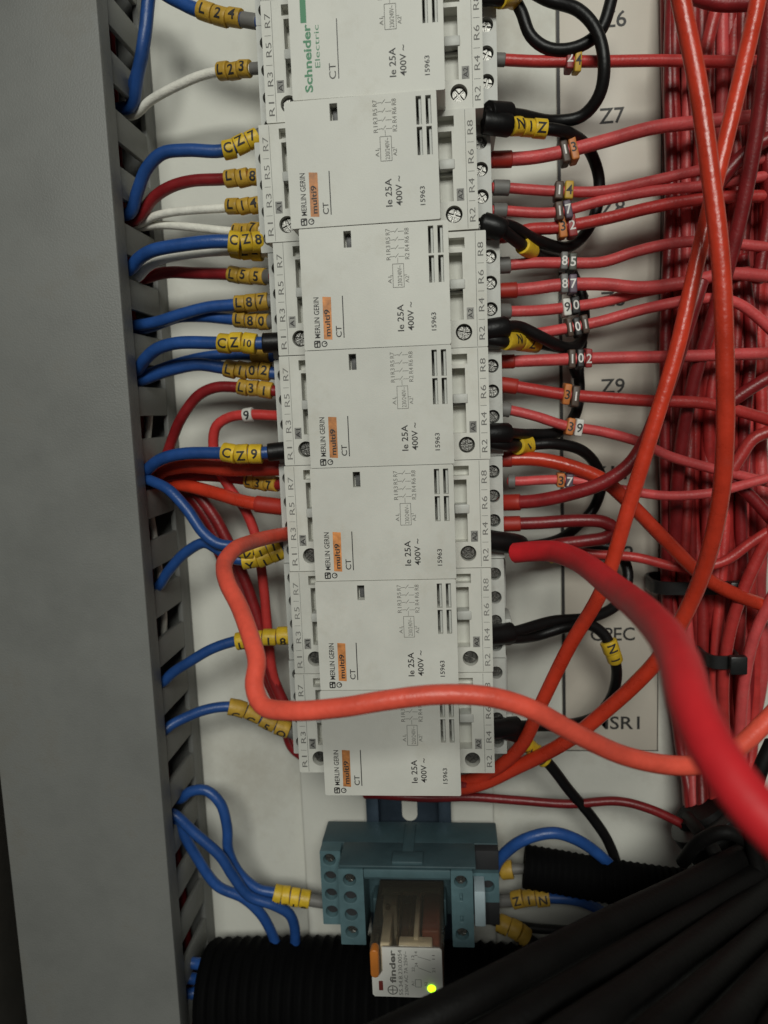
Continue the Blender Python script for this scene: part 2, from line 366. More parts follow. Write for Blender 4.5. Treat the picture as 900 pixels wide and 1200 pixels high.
# ------------------------------------------------------------------ name strip
ns = empty('name_strip', (41.8, -143, 0)); tag(ns, 'off-white engraved strip with black circuit names Z6 to PMSR1', 'label strip')
O_ = Vector((41.8, -143, 0))
mb = MB(); mb.box(0, 38.6, 0, 380, 0.03, 0.9); obj('strip', mb.mesh('strip', 'strip_white', 0.15), ns)
mb = MB(); line(mb, 0.7, 0.3, 0.7, 379, 0.95, 1.25); line(mb, 38.1, 0.3, 38.1, 379, 0.95, 0.35); line(mb, 0, 0.3, 38.6, 0.3, 0.95, 0.35)
obj('border_line', mb.mesh('border_line', 'ink_black', smooth=False), ns)
for tx, (px, py), wd in (('Z6', (719, 22), 9.2), ('Z7', (717, 135), 9.2), ('Z8', (718, 243), 9.2), ('Z8', (718, 350), 9.2), ('Z9', (718, 452), 9.2),
                     ('Z11', (713, 554), 14), ('Z12', (722, 648), 14), ('CPEC', (718, 743), 17.5), ('PMSR1', (716, 847), 23)):
    c = P(px, py, 1) - O_; mb = MB(); text(mb, tx, c.x - wd / 2, c.x + wd / 2, c.y - 2.7, c.y + 2.7, 0.96, up=False, off=0.012)
    obj('lettering', mb.mesh('lettering', 'ink_black', smooth=False), ns)

# ------------------------------------------------------------------ wiring duct
UW, PITCH = -112.4, 18.9
du = empty('wiring_duct', (UW, 0, 0)); tag(du, 'grey slotted plastic wiring duct with its cover on', 'wiring duct')
mb = MB(); mb.box(-60, 0, -330, 260, 0.05, 2); obj('duct_base', mb.mesh('duct_base', 'duct_grey', 0.3), du)
mb = MB(); mb.box(-2, 0, -330, 260, 2.05, 10.5); obj('side_wall', mb.mesh('side_wall', 'duct_grey', 0.25), du)
mb = MB(); mb.box(-60, -58, -330, 260, 2.05, 47); obj('side_wall', mb.mesh('side_wall', 'duct_grey', 0.25), du)
v_open = -2.6                                 # centre of the slot level with the eye
mb = MB(); mb.box(-2, 0, -PITCH + 8.2, 0, 10.4, 46); fin = mb.mesh('finger', 'duct_grey', 0.5, 2)
for k in range(-13, 12):
    obj('finger', fin, du, (0, v_open + 4.1 + PITCH * k + PITCH - 8.2, 0))
mb = MB(); mb.box(-61, 1.3, -330, 260, 47.6, 49.6); mb.box(0.3, 1.3, -330, 260, 41.0, 47.6); mb.box(-61, -60.1, -330, 260, 40.5, 47.6)
obj('cover', mb.mesh('cover', 'duct_grey', 0.9, 3), du)
for i, (du_, hh, mm) in enumerate(((-10, 12, 'wire_darkred'), (-16, 22, 'wire_blue'), (-22, 10, 'wire_red'), (-13, 27, 'wire_darkred'), (-26, 26, 'wire_blue'), (-34, 14, 'wire_darkred'), (-30, 20, 'wire_red'), (-5.5, 19, 'wire_white'))):
    C = spline([(UW + du_ + random.uniform(-3, 3), v, hh + random.uniform(-3, 3)) for v in (range(-90, 30, 20) if mm == 'wire_white' else range(-320, 260, 60))], 6); mb = MB(); tube(mb, C, 1.3 if mm == 'wire_white' else 2.0, 10)
    nm = {'wire_darkred': 'dark red', 'wire_blue': 'blue', 'wire_red': 'red', 'wire_white': 'white'}[mm]
    tag(obj(nm.replace(' ', '_') + '_wire', mb.mesh('duct_wire', mm)), nm + ' wire running lengthwise inside the grey duct, seen through its slots', 'wire', 'wires inside the grey duct')

# ------------------------------------------------------------------ DIN rail
ra = empty('mounting_rail', (-22.4, -330, 6)); tag(ra, 'dark steel top-hat mounting rail with oval holes under the contactors', 'rail')
mb = MB(); mb.box(-13.5, 13.5, 0, 600, 0.1, 1.2); 
obj('web', mb.mesh('web', 'rail_steel', 0.2), ra)
for s_ in (-1, 1):
    mb = MB(); a, b = sorted((s_ * 13.5, s_ * 12.3)); mb.box(a, b, 0, 600, 1.2, 8.5); a, b = sorted((s_ * 12.3, s_ * 17.4)); mb.box(a, b, 0, 600, 7.3, 8.6)
    obj('lip', mb.mesh('lip', 'rail_steel', 0.25), ra)
mb = MB(); mb.poly([(3.2 * math.cos(t) , 3.6 * (1 if math.sin(t) > 0 else -1) + 3.2 * math.sin(t)) for t in [2 * math.pi * (i + 0.5) / 24 for i in range(24)]], 1.22, 1.32)
ov = mb.mesh('oval_hole', 'plate_white', smooth=False)
for k in range(4): obj('oval_hole', ov, ra, (0, 330 + P(480, 944, 7.3).y + 25 * (k - 1), 0))

# ================================================================== CONTACTORS
HB, HS, HN = 42.0, 57.0, 73.0
UC = -22.2
def screw_mesh(r, name):
    mb = MB(); mb.disc((0, 0), r, -1.6, -0.55, 20); g = 0.27 * r / 2
    for q in range(4):
        a0 = q * math.pi / 2; pts = []
        cxq, cyq = g * 1.0, g * 1.0
        arc = [(math.cos(t) * r * 0.97, math.sin(t) * r * 0.97) for t in [0.16 + (math.pi / 2 - 0.32) * i / 6 for i in range(7)]]
        base = [(cxq, cyq)] + [(max(x, cxq), max(y, cyq)) for x, y in arc]
        c_, s_ = math.cos(a0 + 0.5), math.sin(a0 + 0.5); mb.poly([(x * c_ - y * s_, x * s_ + y * c_) for x, y in base], -0.55, 0)
    return mb.mesh(name, 'screw_steel', 0.12, 1)
SCR_T = screw_mesh(1.85, 'terminal_screw'); SCR_C = screw_mesh(2.2, 'coil_screw')
TY = (4.7, 13.5, 22.1, 30.6)
def outer(u0, u1, v0, v1):
    def t(e):
        return all(min(abs(v.co.x / S - u0), abs(v.co.x / S - u1), abs(v.co.z / S - v0), abs(v.co.z / S - v1)) < 0.01 for v in e.verts)
    return t
def build_contactor_meshes():
    D = {}
    mb = MB(); mb.plate(-39.2, 39.2, 0.12, 35.88, HB, 12, rounds=[(s_ * 35.9, y, 2.3, 4.5) for s_ in (-1, 1) for y in TY])
    D['body'] = mb.mesh('body', 'plastic_body', 0.35, 2, only=outer(-39.2, 39.2, 0.12, 35.88))
    mb = MB(); mb.plate(-34, -22.2, 0.1, 35.9, HS, HB - 0.5, rects=[(-27.6, -22.2, 31.2, 34.4, 4), (-27.0, -22.2, 10.2, 30.2, 5.5)], rounds=[(-26.6, 5.3, 2.65, 5)])
    D['shoulder_l'] = mb.mesh('shoulder', 'plastic_pale', 0.3, 2, only=outer(-34, -22.2, 0.1, 35.9))
    mb = MB(); mb.plate(22.2, 34, 0.1, 35.9, HS, HB - 0.5, rects=[(22.2, 27.3, 30.9, 34.1, 4), (22.2, 26.5, 8.8, 29.6, 5.5)], rounds=[(26.5, 4.9, 2.65, 5)])
    D['shoulder_r'] = mb.mesh('shoulder', 'plastic_pale', 0.3, 2, only=outer(22.2, 34, 0.1, 35.9))
    vents = [(a, b, c, d, 9) for a, b in ((16.3, 17.9), (19.1, 20.7)) for c, d in ((26.75, 34.6), (18.3, 26.15))]
    mb = MB(); mb.plate(-22.3, 22.3, 0.08, 35.92, HN, HB, rects=vents + [(-8.9, -6.6, 29.7, 34.5, 4.5)])
    D['cover'] = mb.mesh('front_cover', 'plastic_pale', 0.55, 3, only=outer(-22.3, 22.3, 0.08, 35.92))
    mb = MB(); mb.box(-8.5, -6.75, 29.9, 34.1, HN - 4.45, HN - 3.4); D['flag'] = mb.mesh('position_indicator', 'recess_grey', 0.15); mb = MB(); [mb.box(a + 0.75, a + 1.55, c + 0.02, d - 0.02, HN - 6, HN - 1.3) for a in (16.3, 19.1) for c, d in ((26.75, 34.6), (18.3, 26.15))]; D['louvre'] = mb.mesh('vent_louvre', 'plastic_body', 0.1, 1); D['_'] = mb.mesh('position_indicator', 'recess_grey', 0.15)
    for s_, k in ((-1, 'l'), (1, 'r')):
        mb = MB(); a, b = sorted((s_ * 22.4, s_ * 27.2)); mb.box(a, b, 18.4, 21.4, HS - 5.4, HS + 0.5); mb.box(a, b, 17.4, 18.4, HS - 5.4, HS - 3.4)
        D['latch_' + k] = mb.mesh('latch', 'plastic_body', 0.35, 2)
    # print
    e = 0.035; tl = MB(); tr = MB(); dg = MB(); rt = MB(); cn_ = MB(); m9 = MB()
    line(tl, -30.7, 0.4, -30.7, 35.6, HS + e, 0.13); line(tr, 30.7, 0.4, 30.7, 35.6, HS + e, 0.13)
    for i, y in enumerate(TY):
        text(tl, 'R%d' % (2 * i + 1), -33.0, -31.2, y - 2.6, y + 1.6, HS + e); text(tr, 'R%d' % (2 * i + 2), 31.3, 33.1, y - 2.4, y + 1.8, HS + e)
        if i < 3:
            line(tl, -33.2, y + 3.6, -31.2, y + 3.6, HS + e, 0.14); line(tr, 31.2, y + 3.9, 33.2, y + 3.9, HS + e, 0.14)
    D['terminal_print'] = [tl.mesh('terminal_print', 'ink_light', smooth=False), tr.mesh('terminal_print', 'ink_light', smooth=False)]
    D['coil_tag'] = []; D['coil_print'] = []
    for a, t in ((-30.1, 'A1'), (27.5, 'A2')):
        mb = MB(); mb.box(a, a + 2.3, 8.8, 12.5, HS - 0.1, HS + 0.03); D['coil_tag'].append(mb.mesh('coil_tag', 'tag_grey', smooth=False))
        mb = MB(); text(mb, t, a + 0.45, a + 1.85, 9.2, 12.1, HS + 0.06, off=0.015); D['coil_print'].append(mb.mesh('lettering', 'ink_black', smooth=False))
    text(rt, 'Ie 25A', 6.4, 8.3, 4.5, 12.4, HN + e, off=0.012); text(rt, '400V ~', 9.5, 11.3, 4.6, 13.0, HN + e, off=0.012)
    text(cn_, '15963', 16.6, 18.0, 4.3, 9.6, HN + e, off=0.012)
    for i in range(4):                                              # the little circuit diagram
        y = 26.3 + i * 2.4
        text(dg, 'R%d' % (2 * i + 1), 3.7, 5.0, y - 0.9, y + 0.9, HN + e); text(dg, 'R%d' % (2 * i + 2), 9.3, 10.6, y - 0.9, y + 0.9, HN + e)
        line(dg, 5.1, y, 6.4, y + 0.1, HN + e, .16); line(dg, 6.4, y - 0.3, 7.4, y + 0.9, HN + e, .16); line(dg, 7.4, y, 9.2, y, HN + e, .14)
    line(dg, 7.1, 24.4, 7.1, 26.0, HN + e, .13)
    for q in ((5.5, 17.4, 8.8, 17.4), (8.8, 17.4, 8.8, 24.2), (8.8, 24.2, 5.5, 24.2), (5.5, 24.2, 5.5, 17.4)): line(dg, *q, HN + e, 0.16)
    text(dg, '230/240V~', 6.9, 8.2, 17.8, 23.8, HN + e); text(dg, 'A1', 4.0, 5.1, 18.6, 20.6, HN + e); text(dg, 'A2', 9.2, 10.3, 18.6, 20.6, HN + e)
    line(dg, 4.7, 20.9, 5.5, 20.9, HN + e, .14); line(dg, 8.8, 20.9, 9.7, 20.9, HN + e, .14)
    D['circuit_diagram'] = dg.mesh('circuit_diagram', 'ink_grey', smooth=False)
    D['rating_text'] = rt.mesh('rating_text', 'ink_black', smooth=False); D['catalogue_number'] = cn_.mesh('catalogue_number', 'ink_black', smooth=False)
    text(m9, 'MERLIN GERIN', -18.9, -17.3, 3.6, 15.7, HN + e, off=0.010); text(m9, 'CT', -12.4, -10.7, 3.6, 7.0, HN + e, off=0.012)
    line(m9, -10.0, 3.4, -10.0, 15.8, HN + e, 0.30)
    for q in ((-19.1, .9, -17.5, .9), (-17.5, .9, -17.5, 2.7), (-17.5, 2.7, -19.1, 2.7), (-19.1, 2.7, -19.1, .9), (-18.3, .9, -18.3, 2.7), (-19.1, 1.8, -17.5, 2.5)): line(m9, *q, HN + e, 0.36)
    for i in range(10):
        a, b = [2 * math.pi * k / 10 for k in (i, i + 1)]; line(m9, -16.1 + .8 * math.cos(a), 1.8 + .8 * math.sin(a), -16.1 + .8 * math.cos(b), 1.8 + .8 * math.sin(b), HN + e, 0.3)
    line(m9, -16.1, 1.8, -15.3, 2.2, HN + e, 0.28)
    D['lettering'] = m9.mesh('lettering', 'ink_black', smooth=False)
    mb = MB(); text(mb, 'multi9', -15.7, -14.1, 4.0, 12.0, HN + 2 * e, off=0.018); D['multi'] = mb.mesh('lettering', 'ink_black', smooth=False)
    mb = MB(); mb.poly([(-16.2, 3.2), (-13.6, 3.0), (-13.5, 15.6), (-16.1, 15.8)], HN + 0.005, HN + e * 0.8); D['orange'] = mb.mesh('orange_label', 'ink_orange', smooth=False)
    g = MB(); line(g, -18.05, 21.0, -18.05, 35.6, HN + e, 1.75); text(g, 'Schneider', -18.4, -16.2, 2.0, 20.6, HN + e, off=0.028); text(g, 'Electric', -15.2, -13.7, 8.6, 20.2, HN + e)
    D['green'] = g.mesh('green_lettering', 'ink_green', smooth=False)
    k2 = MB(); text(k2, 'CT', -11.2, -9.2, 5.2, 9.6, HN + e); line(k2, -8.4, 5.2, -8.4, 21.5, HN + e, 0.26)
    D['lettering_green'] = k2.mesh('lettering', 'ink_black', smooth=False)
    mb = MB(); mb.box(39.2, 42.0, 2.5, 12.5, 20, 36); mb.box(39.2, 40.6, 15, 33, 16, 30); D['side_clip'] = mb.mesh('side_clip', 'plastic_body', 0.6, 2)
    return D
D = build_contactor_meshes()
def contactor(v0, du_, label, green=False, dh=0, rot=0, clip=False):
    c = empty('contactor', (UC + du_, v0, dh)); tag(c, label, 'contactor', 'modular contactors stacked along the rail'); c.rotation_euler = (0, rot, 0)
    for k in ('body', 'shoulder_l', 'shoulder_r', 'cover', 'latch_l', 'latch_r', 'louvre', 'circuit_diagram', 'rating_text', 'catalogue_number'):
        q = obj(D[k].name.split('.')[0], D[k], c)
        if k == 'circuit_diagram': q['kind'] = 'stuff'
    for q in D['terminal_print']: obj('terminal_print', q, c)['kind'] = 'stuff'
    for q, q2 in zip(D['coil_tag'], D['coil_print']): obj('lettering', q2, obj('coil_tag', q, c))
    if clip: obj('side_clip', D['side_clip'], c)
    if green: obj('lettering', D['lettering_green'], c); obj('green_lettering', D['green'], c)
    else:
        obj('lettering', D['lettering'], c); obj('lettering', D['multi'], obj('orange_label', D['orange'], c))
        obj('position_indicator', D['flag'], c)
    for s_ in (-1, 1):
        for y in TY:
            q = obj('terminal_screw', SCR_T, c, (s_ * 35.9, y, HB - 1.7)); q.rotation_euler = (0, random.uniform(0, 3), 0)
    q = obj('coil_screw', SCR_C, c, (-26.6, 5.3, HS - 1.8)); q.rotation_euler = (0, random.uniform(0, 3), 0)
    q = obj('coil_screw', SCR_C, c, (26.5, 4.9, HS - 1.8)); q.rotation_euler = (0, random.uniform(0, 3), 0)
    return c
contactor(127, 0.6, 'pale grey contactor cut off by the top edge of the picture', True)
contactor(91, 0.4, 'pale grey contactor with green lettering and green bar on its front', True, rot=0.003)
contactor(55, -2.0, 'pale grey contactor set slightly left of the others, beside sleeve C Z 7', rot=-0.006, dh=0.4)
contactor(19, 0.1, 'pale grey contactor between black boots, beside sleeves L 8 7 and L 8 0', rot=0.002)
contactor(-17, 0.1, 'pale grey contactor beside the red wire with a white 9 marker')
contactor(-53, -0.3, 'pale grey contactor beside the doubled yellow sleeves reading 1 1', dh=-0.2)
contactor(-89, -0.5, 'pale grey contactor just above the crossing salmon cable', clip=True)
c7 = contactor(-125, -0.7, 'lowest pale grey contactor, crossed by the thick salmon cable', dh=0.2, clip=True)

# ================================================================== LEFT-HAND WIRES
TERM = 36
def lw(color, label, r, pts, mk=None, mt='marker_yellow', fer=None, bootm=None, bow=3, tilt=0.0, h1=TERM, tail=5, extra=0.85, group='wires between the duct and the contactors'):
    nm = {'wire_blue': 'blue_wire', 'wire_red': 'red_wire', 'wire_darkred': 'red_wire', 'wire_white': 'white_wire', 'wire_orange': 'orange_wire'}[color]
    o, C = wire(nm, label, color, r, pts, h1=h1, bow=bow, wall=True, tail=tail, group=group)
    if mk: ring_marker(o, C, mk[0], mk[1], mk[2], r, mt, tilt, extra, True)
    if fer: boot(o, C, fer[0], fer[1], r + 0.35, fer[2] if len(fer) > 2 else 'boot_grey', end=True)
    return o, C
o, C = wire('blue_wire', 'blue wire with yellow sleeves L 2 4 at the top edge', 'wire_blue', 2.3, [(150, -45), (192, -8), (212, 3), (229, 11), (260, 19), (285, 23), (308, 26)], h0=28, h1=36, tail=5, group='wires between the duct and the contactors')
ring_marker(o, C, 234, 284, 'L24', 2.3, 'marker_amber'); boot(o, C, 284, 302, 2.5, 'boot_grey', end=True)
wire('blue_wire', 'blue wire running down from the top edge into a duct slot', 'wire_blue', 2.3, [(178, -30, 30), (174, 0, 30), (170, 40, 30), (163, 80, 27), (152, 114, 20)], group='wires between the duct and the contactors')[0]
lw('wire_blue', 'short blue wire end curling into the duct beside the white wire', 2.2, [(153, 125), (162, 85, 27), (168, 50, 30), (173, 10, 30), (177, -40, 30)], tail=None)
lw('wire_white', 'white wire with yellow sleeves L 2 3 near the top', 1.65, [(158, 134), (175, 119), (195, 107), (232, 90), (256, 84), (278, 82), (302, 80), (314, 79)], (257, 294, 'L23'), 'marker_amber', (294, 306), extra=1.2)
lw('wire_blue', 'blue wire with yellow sleeves C Z 7', 2.2, [(152, 250), (162, 222), (172, 198), (190, 180), (220, 176), (258, 177), (281, 170), (303, 160), (316, 154)], (262, 303, 'CZ7'), 'marker_yellow', (302, 312), bow=6)
lw('wire_darkred', 'dark red wire bending from the duct between blue and white wires', 2.1, [(158, 258), (180, 232), (200, 219), (225, 212), (262, 210), (285, 208), (306, 206), (318, 205)], (265, 305, 'L18'), 'marker_amber', (304, 312))
lw('wire_white', 'white wire with yellow sleeves L 1 4', 1.5, [(163, 262), (180, 254), (200, 249), (230, 246), (262, 244), (285, 241), (306, 240), (318, 239)], (267, 307, 'L14'), 'marker_amber', (306, 314), extra=1.2)
lw('wire_white', 'white wire with yellow sleeves L 1 7, half hidden', 1.5, [(166, 266), (182, 264), (200, 264), (232, 267), (272, 271), (290, 270), (307, 269), (320, 268)], (275, 306, 'L17'), 'marker_amber', bow=0, extra=1.2)
lw('wire_blue', 'blue wire with bright yellow sleeves C Z 8', 2.3, [(151, 316), (163, 303), (178, 294), (213, 287), (250, 283), (268, 283), (290, 283), (310, 283), (324, 283)], (268, 307, 'CZ8'), 'marker_yellow', (306, 314), bow=8, extra=1.3)
lw('wire_white', 'white wire below the bright yellow C Z 8 sleeves', 1.7, [(160, 326), (172, 314), (190, 304), (227, 297), (268, 294), (290, 295), (312, 296), (324, 296)], (272, 308, 'LZ2'), 'marker_yellow', bow=1, extra=1.2)
lw('wire_darkred', 'dark red wire running level under a white wire, sleeves L 5 5', 2.2, [(169, 326), (182, 322), (200, 319), (227, 320), (262, 321), (290, 323), (312, 324), (324, 324)], (269, 312, 'L55'), 'marker_amber', (311, 319), bow=0)
lw('wire_blue', 'upper blue wire of a pair with yellow sleeves L 8 7', 2.1, [(163, 381), (185, 377), (210, 369), (245, 360), (275, 357), (295, 354), (316, 353), (328, 353)], (276, 315, 'L87'), 'marker_amber', (314, 322))
lw('wire_blue', 'lower blue wire of a pair with yellow sleeves L 8 0', 2.1, [(168, 385), (185, 380), (208, 372), (240, 371), (272, 374), (295, 375), (316, 377), (328, 377)], (276, 316, 'L80'), 'marker_amber', (315, 323), bow=1)
o, C = lw('wire_blue', 'blue wire with sleeves C Z 10, above the blue L 1 0 2 wire', 2.2, [(160, 434), (170, 421), (184, 409), (208, 402), (256, 402), (280, 402), (312, 402), (330, 401)], (257, 301, ('C', 'Z', '10')), 'marker_yellow', bow=6, extra=1.2, h1=47)
boot(o, C, 308, 330, 3.4, 'wire_black', 'boot', end=True)
lw('wire_blue', 'blue wire with yellow sleeves L 1 0 2', 2.3, [(166, 445), (185, 438), (205, 432), (232, 427), (262, 431), (290, 434), (318, 437), (330, 438)], (264, 318, 'L102'), 'marker_amber', bow=2)
lw('wire_blue', 'blue wire passing behind the C Z 10 sleeves', 2.0, [(165, 441), (190, 432), (215, 424), (250, 417), (290, 416), (316, 418), (330, 418)], (296, 318, ' '), 'marker_amber', bow=-2)
lw('wire_darkred', 'dark red wire bending up from a slot to sleeves L 3 1', 2.0, [(186, 560), (195, 535), (203, 512), (212, 491), (232, 464), (253, 454), (280, 454), (300, 456), (320, 458), (334, 459)], (280, 320, 'L31'), 'marker_amber', bow=4)
o, C = wire('red_wire', 'red wire with a small white 9 marker looping down behind others', 'wire_red', 1.9, [(338, 487), (323, 487), (291, 486), (269, 489), (254, 499), (250, 515), (254, 545), (268, 570), (287, 597), (300, 630), (308, 680), (314, 740), (320, 790), (336, 835), (352, 880)], h0=36, h1=18, group='wires between the duct and the contactors')
ring_marker(o, C, 286, 297, '9', 1.9, 'marker_digit_9')
o, C = lw('wire_blue', 'blue wire with sleeves C Z 9 above thick orange-red wires', 2.2, [(166, 553), (187, 539), (213, 532), (261, 531), (285, 532), (318, 530), (334, 528)], (262, 308, 'CZ9'), 'marker_yellow', bow=6, extra=1.1, h1=47)
boot(o, C, 314, 334, 3.2, 'wire_black', 'boot', end=True)
G = 'red wires fanning out of the duct beside the contactors'
o, C = lw('wire_orange', 'thick orange-red wire just below the C Z 9 sleeves', 2.9, [(182, 555), (195, 549), (220, 545), (270, 549), (300, 548), (327, 547), (342, 547)], bow=6, group=G); boot(o, C, 296, 334, 3.3, 'boot_red', end=True)
lw('wire_darkred', 'dark red wire with dull yellow sleeves 3 7', 2.1, [(185, 560), (210, 558), (245, 558), (287, 562), (305, 565), (325, 568), (338, 569)], (290, 326, 'L37'), 'marker_amber', bow=-2, group=G)
o, C = lw('wire_orange', 'orange-red wire dipping to the third terminal below C Z 9', 2.5, [(190, 567), (217, 569), (253, 578), (287, 588), (330, 594), (344, 595)], bow=4, group=G); boot(o, C, 300, 338, 3.1, 'boot_red', end=True)
for i, (dx, hh) in enumerate(((0, 14), (9, 20), (-7, 9))):
    o, C = wire('dark_red_wire', ['dark red wire slanting down beside the salmon cable, middle one', 'dark red wire slanting down, nearest the contactors', 'dark red wire slanting down, half behind the salmon cable'][i], 'wire_darkred', 2.3,
         [(180 + dx, 556, 20), (215 + dx, 572, hh), (240 + dx, 602, hh), (258 + dx, 635, hh), (278 + dx, 680, hh), (298 + dx * .6, 730, hh), (312 + dx * .5, 785, hh), (334 + dx * .4, 835, hh), (352 + dx, 878, hh), (400, 902 + dx * .4, hh + 4), (470, 915 + dx * .3, hh + 6), (548, 918 + dx * .3, hh + 12)], group=G)
lw('wire_blue', 'blue wire sweeping from a slot down to the doubled sleeves', 2.0, [(168, 561), (183, 566), (198, 574), (220, 598), (238, 624), (255, 637), (272, 640), (292, 645), (325, 636), (340, 630)], (281, 326, 'V11'), 'marker_yellow', (325, 338), bow=8, tilt=-0.5, extra=1.2)
lw('wire_blue', 'blue wire rising from a lower slot to the doubled sleeves', 2.0, [(184, 688), (197, 670), (217, 648), (240, 636), (254, 643), (275, 655), (300, 655), (330, 645), (345, 640)], (284, 332, 'Y11'), 'marker_yellow', bow=6, tilt=-0.5, extra=1.2)
o, C = lw('wire_blue', 'blue wire with yellow sleeves ending in 1 8', 2.0, [(188, 801), (203, 788), (220, 777), (247, 761), (277, 751), (305, 748), (342, 745), (356, 744)], (277, 340, 'L418'), 'marker_yellow', (339, 348), bow=2, tilt=-0.4, extra=1.3)
o, C = lw('wire_blue', 'lowest blue wire to the contactors, sleeves slanting downwards', 2.0, [(189, 860), (200, 850), (213, 843), (240, 832), (267, 828), (285, 831), (310, 844), (342, 858), (360, 868)], (268, 340, 'CC5O'), 'marker_amber', (338, 354), bow=0, tilt=-0.5, extra=1.2, h1=26)
# the salmon cable that crosses the lowest contactor
wire('salmon_cable', 'thick salmon-red cable looping left and crossing the lowest contactor', 'wire_salmon', 2.5, [(356, 622, 38), (340, 625, 42), (318, 629, 54), (295, 635, 68), (275, 644, 80), (263, 660, 88), (266, 682, 96), (281, 712, 103), (293, 745, 110), (301, 775, 116), (298, 803, 121), (308, 827, 125), (340, 833, 128), (400, 829, 131), (450, 821, 132), (510, 814, 132), (570, 816, 131), (620, 830, 129), (670, 857, 126), (730, 885, 122), (790, 897, 118), (835, 893, 114), (865, 876, 110), (900, 843, 106), (940, 800, 102)], cat='cable')
# bottom blue wires to the relay socket
GB = 'blue wires to the relay socket'
o, C = lw('wire_blue', 'blue wire arching over to the yellow sleeves beside the relay socket', 2.1, [(212, 936), (222, 928), (241, 926), (258, 941), (266, 968), (268, 998), (281, 1024), (303, 1042), (322, 1046), (345, 1051), (372, 1056), (386, 1058)], (321, 364, 'NZ18'), 'marker_yellow', (363, 380), bow=2, tilt=-0.75, extra=1.5, h1=24, group=GB)
lw('wire_blue', 'blue wire dipping into the black conduit, outer of two', 2.1, [(203, 954), (228, 976), (258, 1003), (273, 1026), (292, 1050), (320, 1060), (338, 1070), (345, 1085), (346, 1110)], bow=2, h1=22, tail=None, group=GB)
lw('wire_blue', 'blue wire dipping into the black conduit, inner of two', 2.1, [(205, 958), (214, 975), (228, 1000), (255, 1038), (285, 1052), (305, 1070), (318, 1092), (326, 1115)], bow=0, h1=20, tail=None, group=GB)
for i, (y0, y1, h) in enumerate(((1128, 1132, 16), (1146, 1150, 12), (1165, 1150, 20))):
    lw('wire_blue', ['upper', 'middle', 'lower'][i] + ' of three blue wires entering the end of the big conduit', 2.3, [(222, y0), (240, (y0 + y1) / 2), (258, y1), (275, y1)], bow=0, h1=h + 6, tail=6, group='blue wires entering the big conduit')

# ================================================================== RIGHT-HAND WIRES
GR = 'red wires between the contactors and the bundle'
def rw(m, label, r, pts, mk=None, fer=None, h0=33, h1=24, bow=2, group=GR):
    p0 = pts[0]
    o, C = wire('red_wire' if m != 'wire_orange' else 'orange_wire', label, m, r, [(p0[0] - 12, p0[1])] + pts, h0=h0, h1=h1, bow=bow, group=group)
    if mk: block_marker(o, C, mk[0], mk[1], mk[2], r, mk[3] if len(mk) > 3 else 3.0)
    if fer: boot(o, C, fer[0], fer[1], r + fer[3] if len(fer) > 3 else r + 0.3, fer[2])
    return o, C
rw('wire_red', 'red wire with marker blocks 2 4 near the top', 1.9, [(585, 70), (628, 72), (672, 72), (706, 72), (775, 71), (830, 72), (875, 72), (930, 70)], (662, 681, '24', 3.6), (576, 592, 'boot_grey'))
rw('wire_pink', 'red wire rising to the right just under name Z7, markers one three', 2.3, [(583, 187), (620, 185), (655, 179), (706, 166), (764, 150), (811, 144), (880, 137), (930, 130)], (656, 676, '13', 4.2), (576, 600, 'boot_red', 0.5))
rw('wire_pink', 'red wire with marker blocks 1 4, upper of a close pair', 1.8, [(589, 220), (649, 224), (706, 224), (764, 212), (818, 200), (900, 185), (940, 176)], (649, 672, '14', 3.0), (578, 597, 'boot_grey', 0.8))
rw('wire_pink', 'lower red wire of the close pair, violet seven marker', 1.8, [(589, 247), (649, 249), (706, 235), (764, 224), (822, 218), (900, 206), (940, 200)], (650, 670, '17', 3.0), (578, 594, 'boot_grey', 0.7))
rw('wire_red', 'red wire with marker blocks 3 2 below the pair', 2.1, [(590, 278), (620, 269), (651, 267), (706, 257), (764, 243), (822, 233), (900, 230), (940, 232)], (653, 675, '32', 3.8), bow=0)
rw('wire_pink', 'red wire with dark marker blocks 8 5', 1.9, [(591, 311), (628, 308), (655, 308), (706, 307), (744, 295), (783, 286), (814, 283), (900, 290), (940, 296)], (656, 676, '85', 3.0), (578, 598, 'boot_grey', 0.9))
rw('wire_pink', 'red wire with grey and violet marker blocks, above the white nine', 2.2, [(587, 341), (625, 338), (655, 334), (706, 333), (752, 337), (803, 331), (853, 321), (900, 324), (940, 330)], (656, 676, '87', 3.2), (578, 606, 'boot_red', 0.5))
rw('wire_pink', 'red wire with a white 9 and black 0 marker', 1.9, [(593, 365), (628, 364), (659, 361), (706, 354), (744, 344), (783, 336), (830, 326), (880, 318)], (658, 679, '90', 3.0), (578, 598, 'boot_grey', 0.8), h1=17)
rw('wire_pink', 'red wire with three dark blocks, half under a black wire', 1.9, [(592, 396), (640, 389), (663, 385), (706, 376), (744, 365), (783, 356), (822, 350), (861, 354), (900, 383), (940, 430)], (663, 690, '101', 3.2), bow=0)
rw('wire_pink', 'red wire with three dark blocks running level above name Z9', 2.1, [(587, 424), (663, 421), (725, 419), (783, 418), (840, 416), (900, 414), (940, 412)], (665, 694, '102', 3.2), (578, 603, 'boot_red', 0.4))
rw('wire_red', 'red wire with an orange 3 and dark 1 marker', 2.1, [(589, 451), (628, 457), (659, 462), (706, 466), (764, 470), (822, 472), (860, 480), (900, 492), (940, 505)], (659, 679, '31', 3.6), (578, 606, 'boot_red', 0.7))
rw('wire_pink', 'red wire with an orange 3 and white 9 marker', 1.8, [(593, 480), (628, 488), (663, 499), (706, 506), (752, 519), (783, 534), (838, 550), (900, 565), (940, 575)], (663, 683, '39', 3.0), (578, 598, 'boot_grey', 0.8))
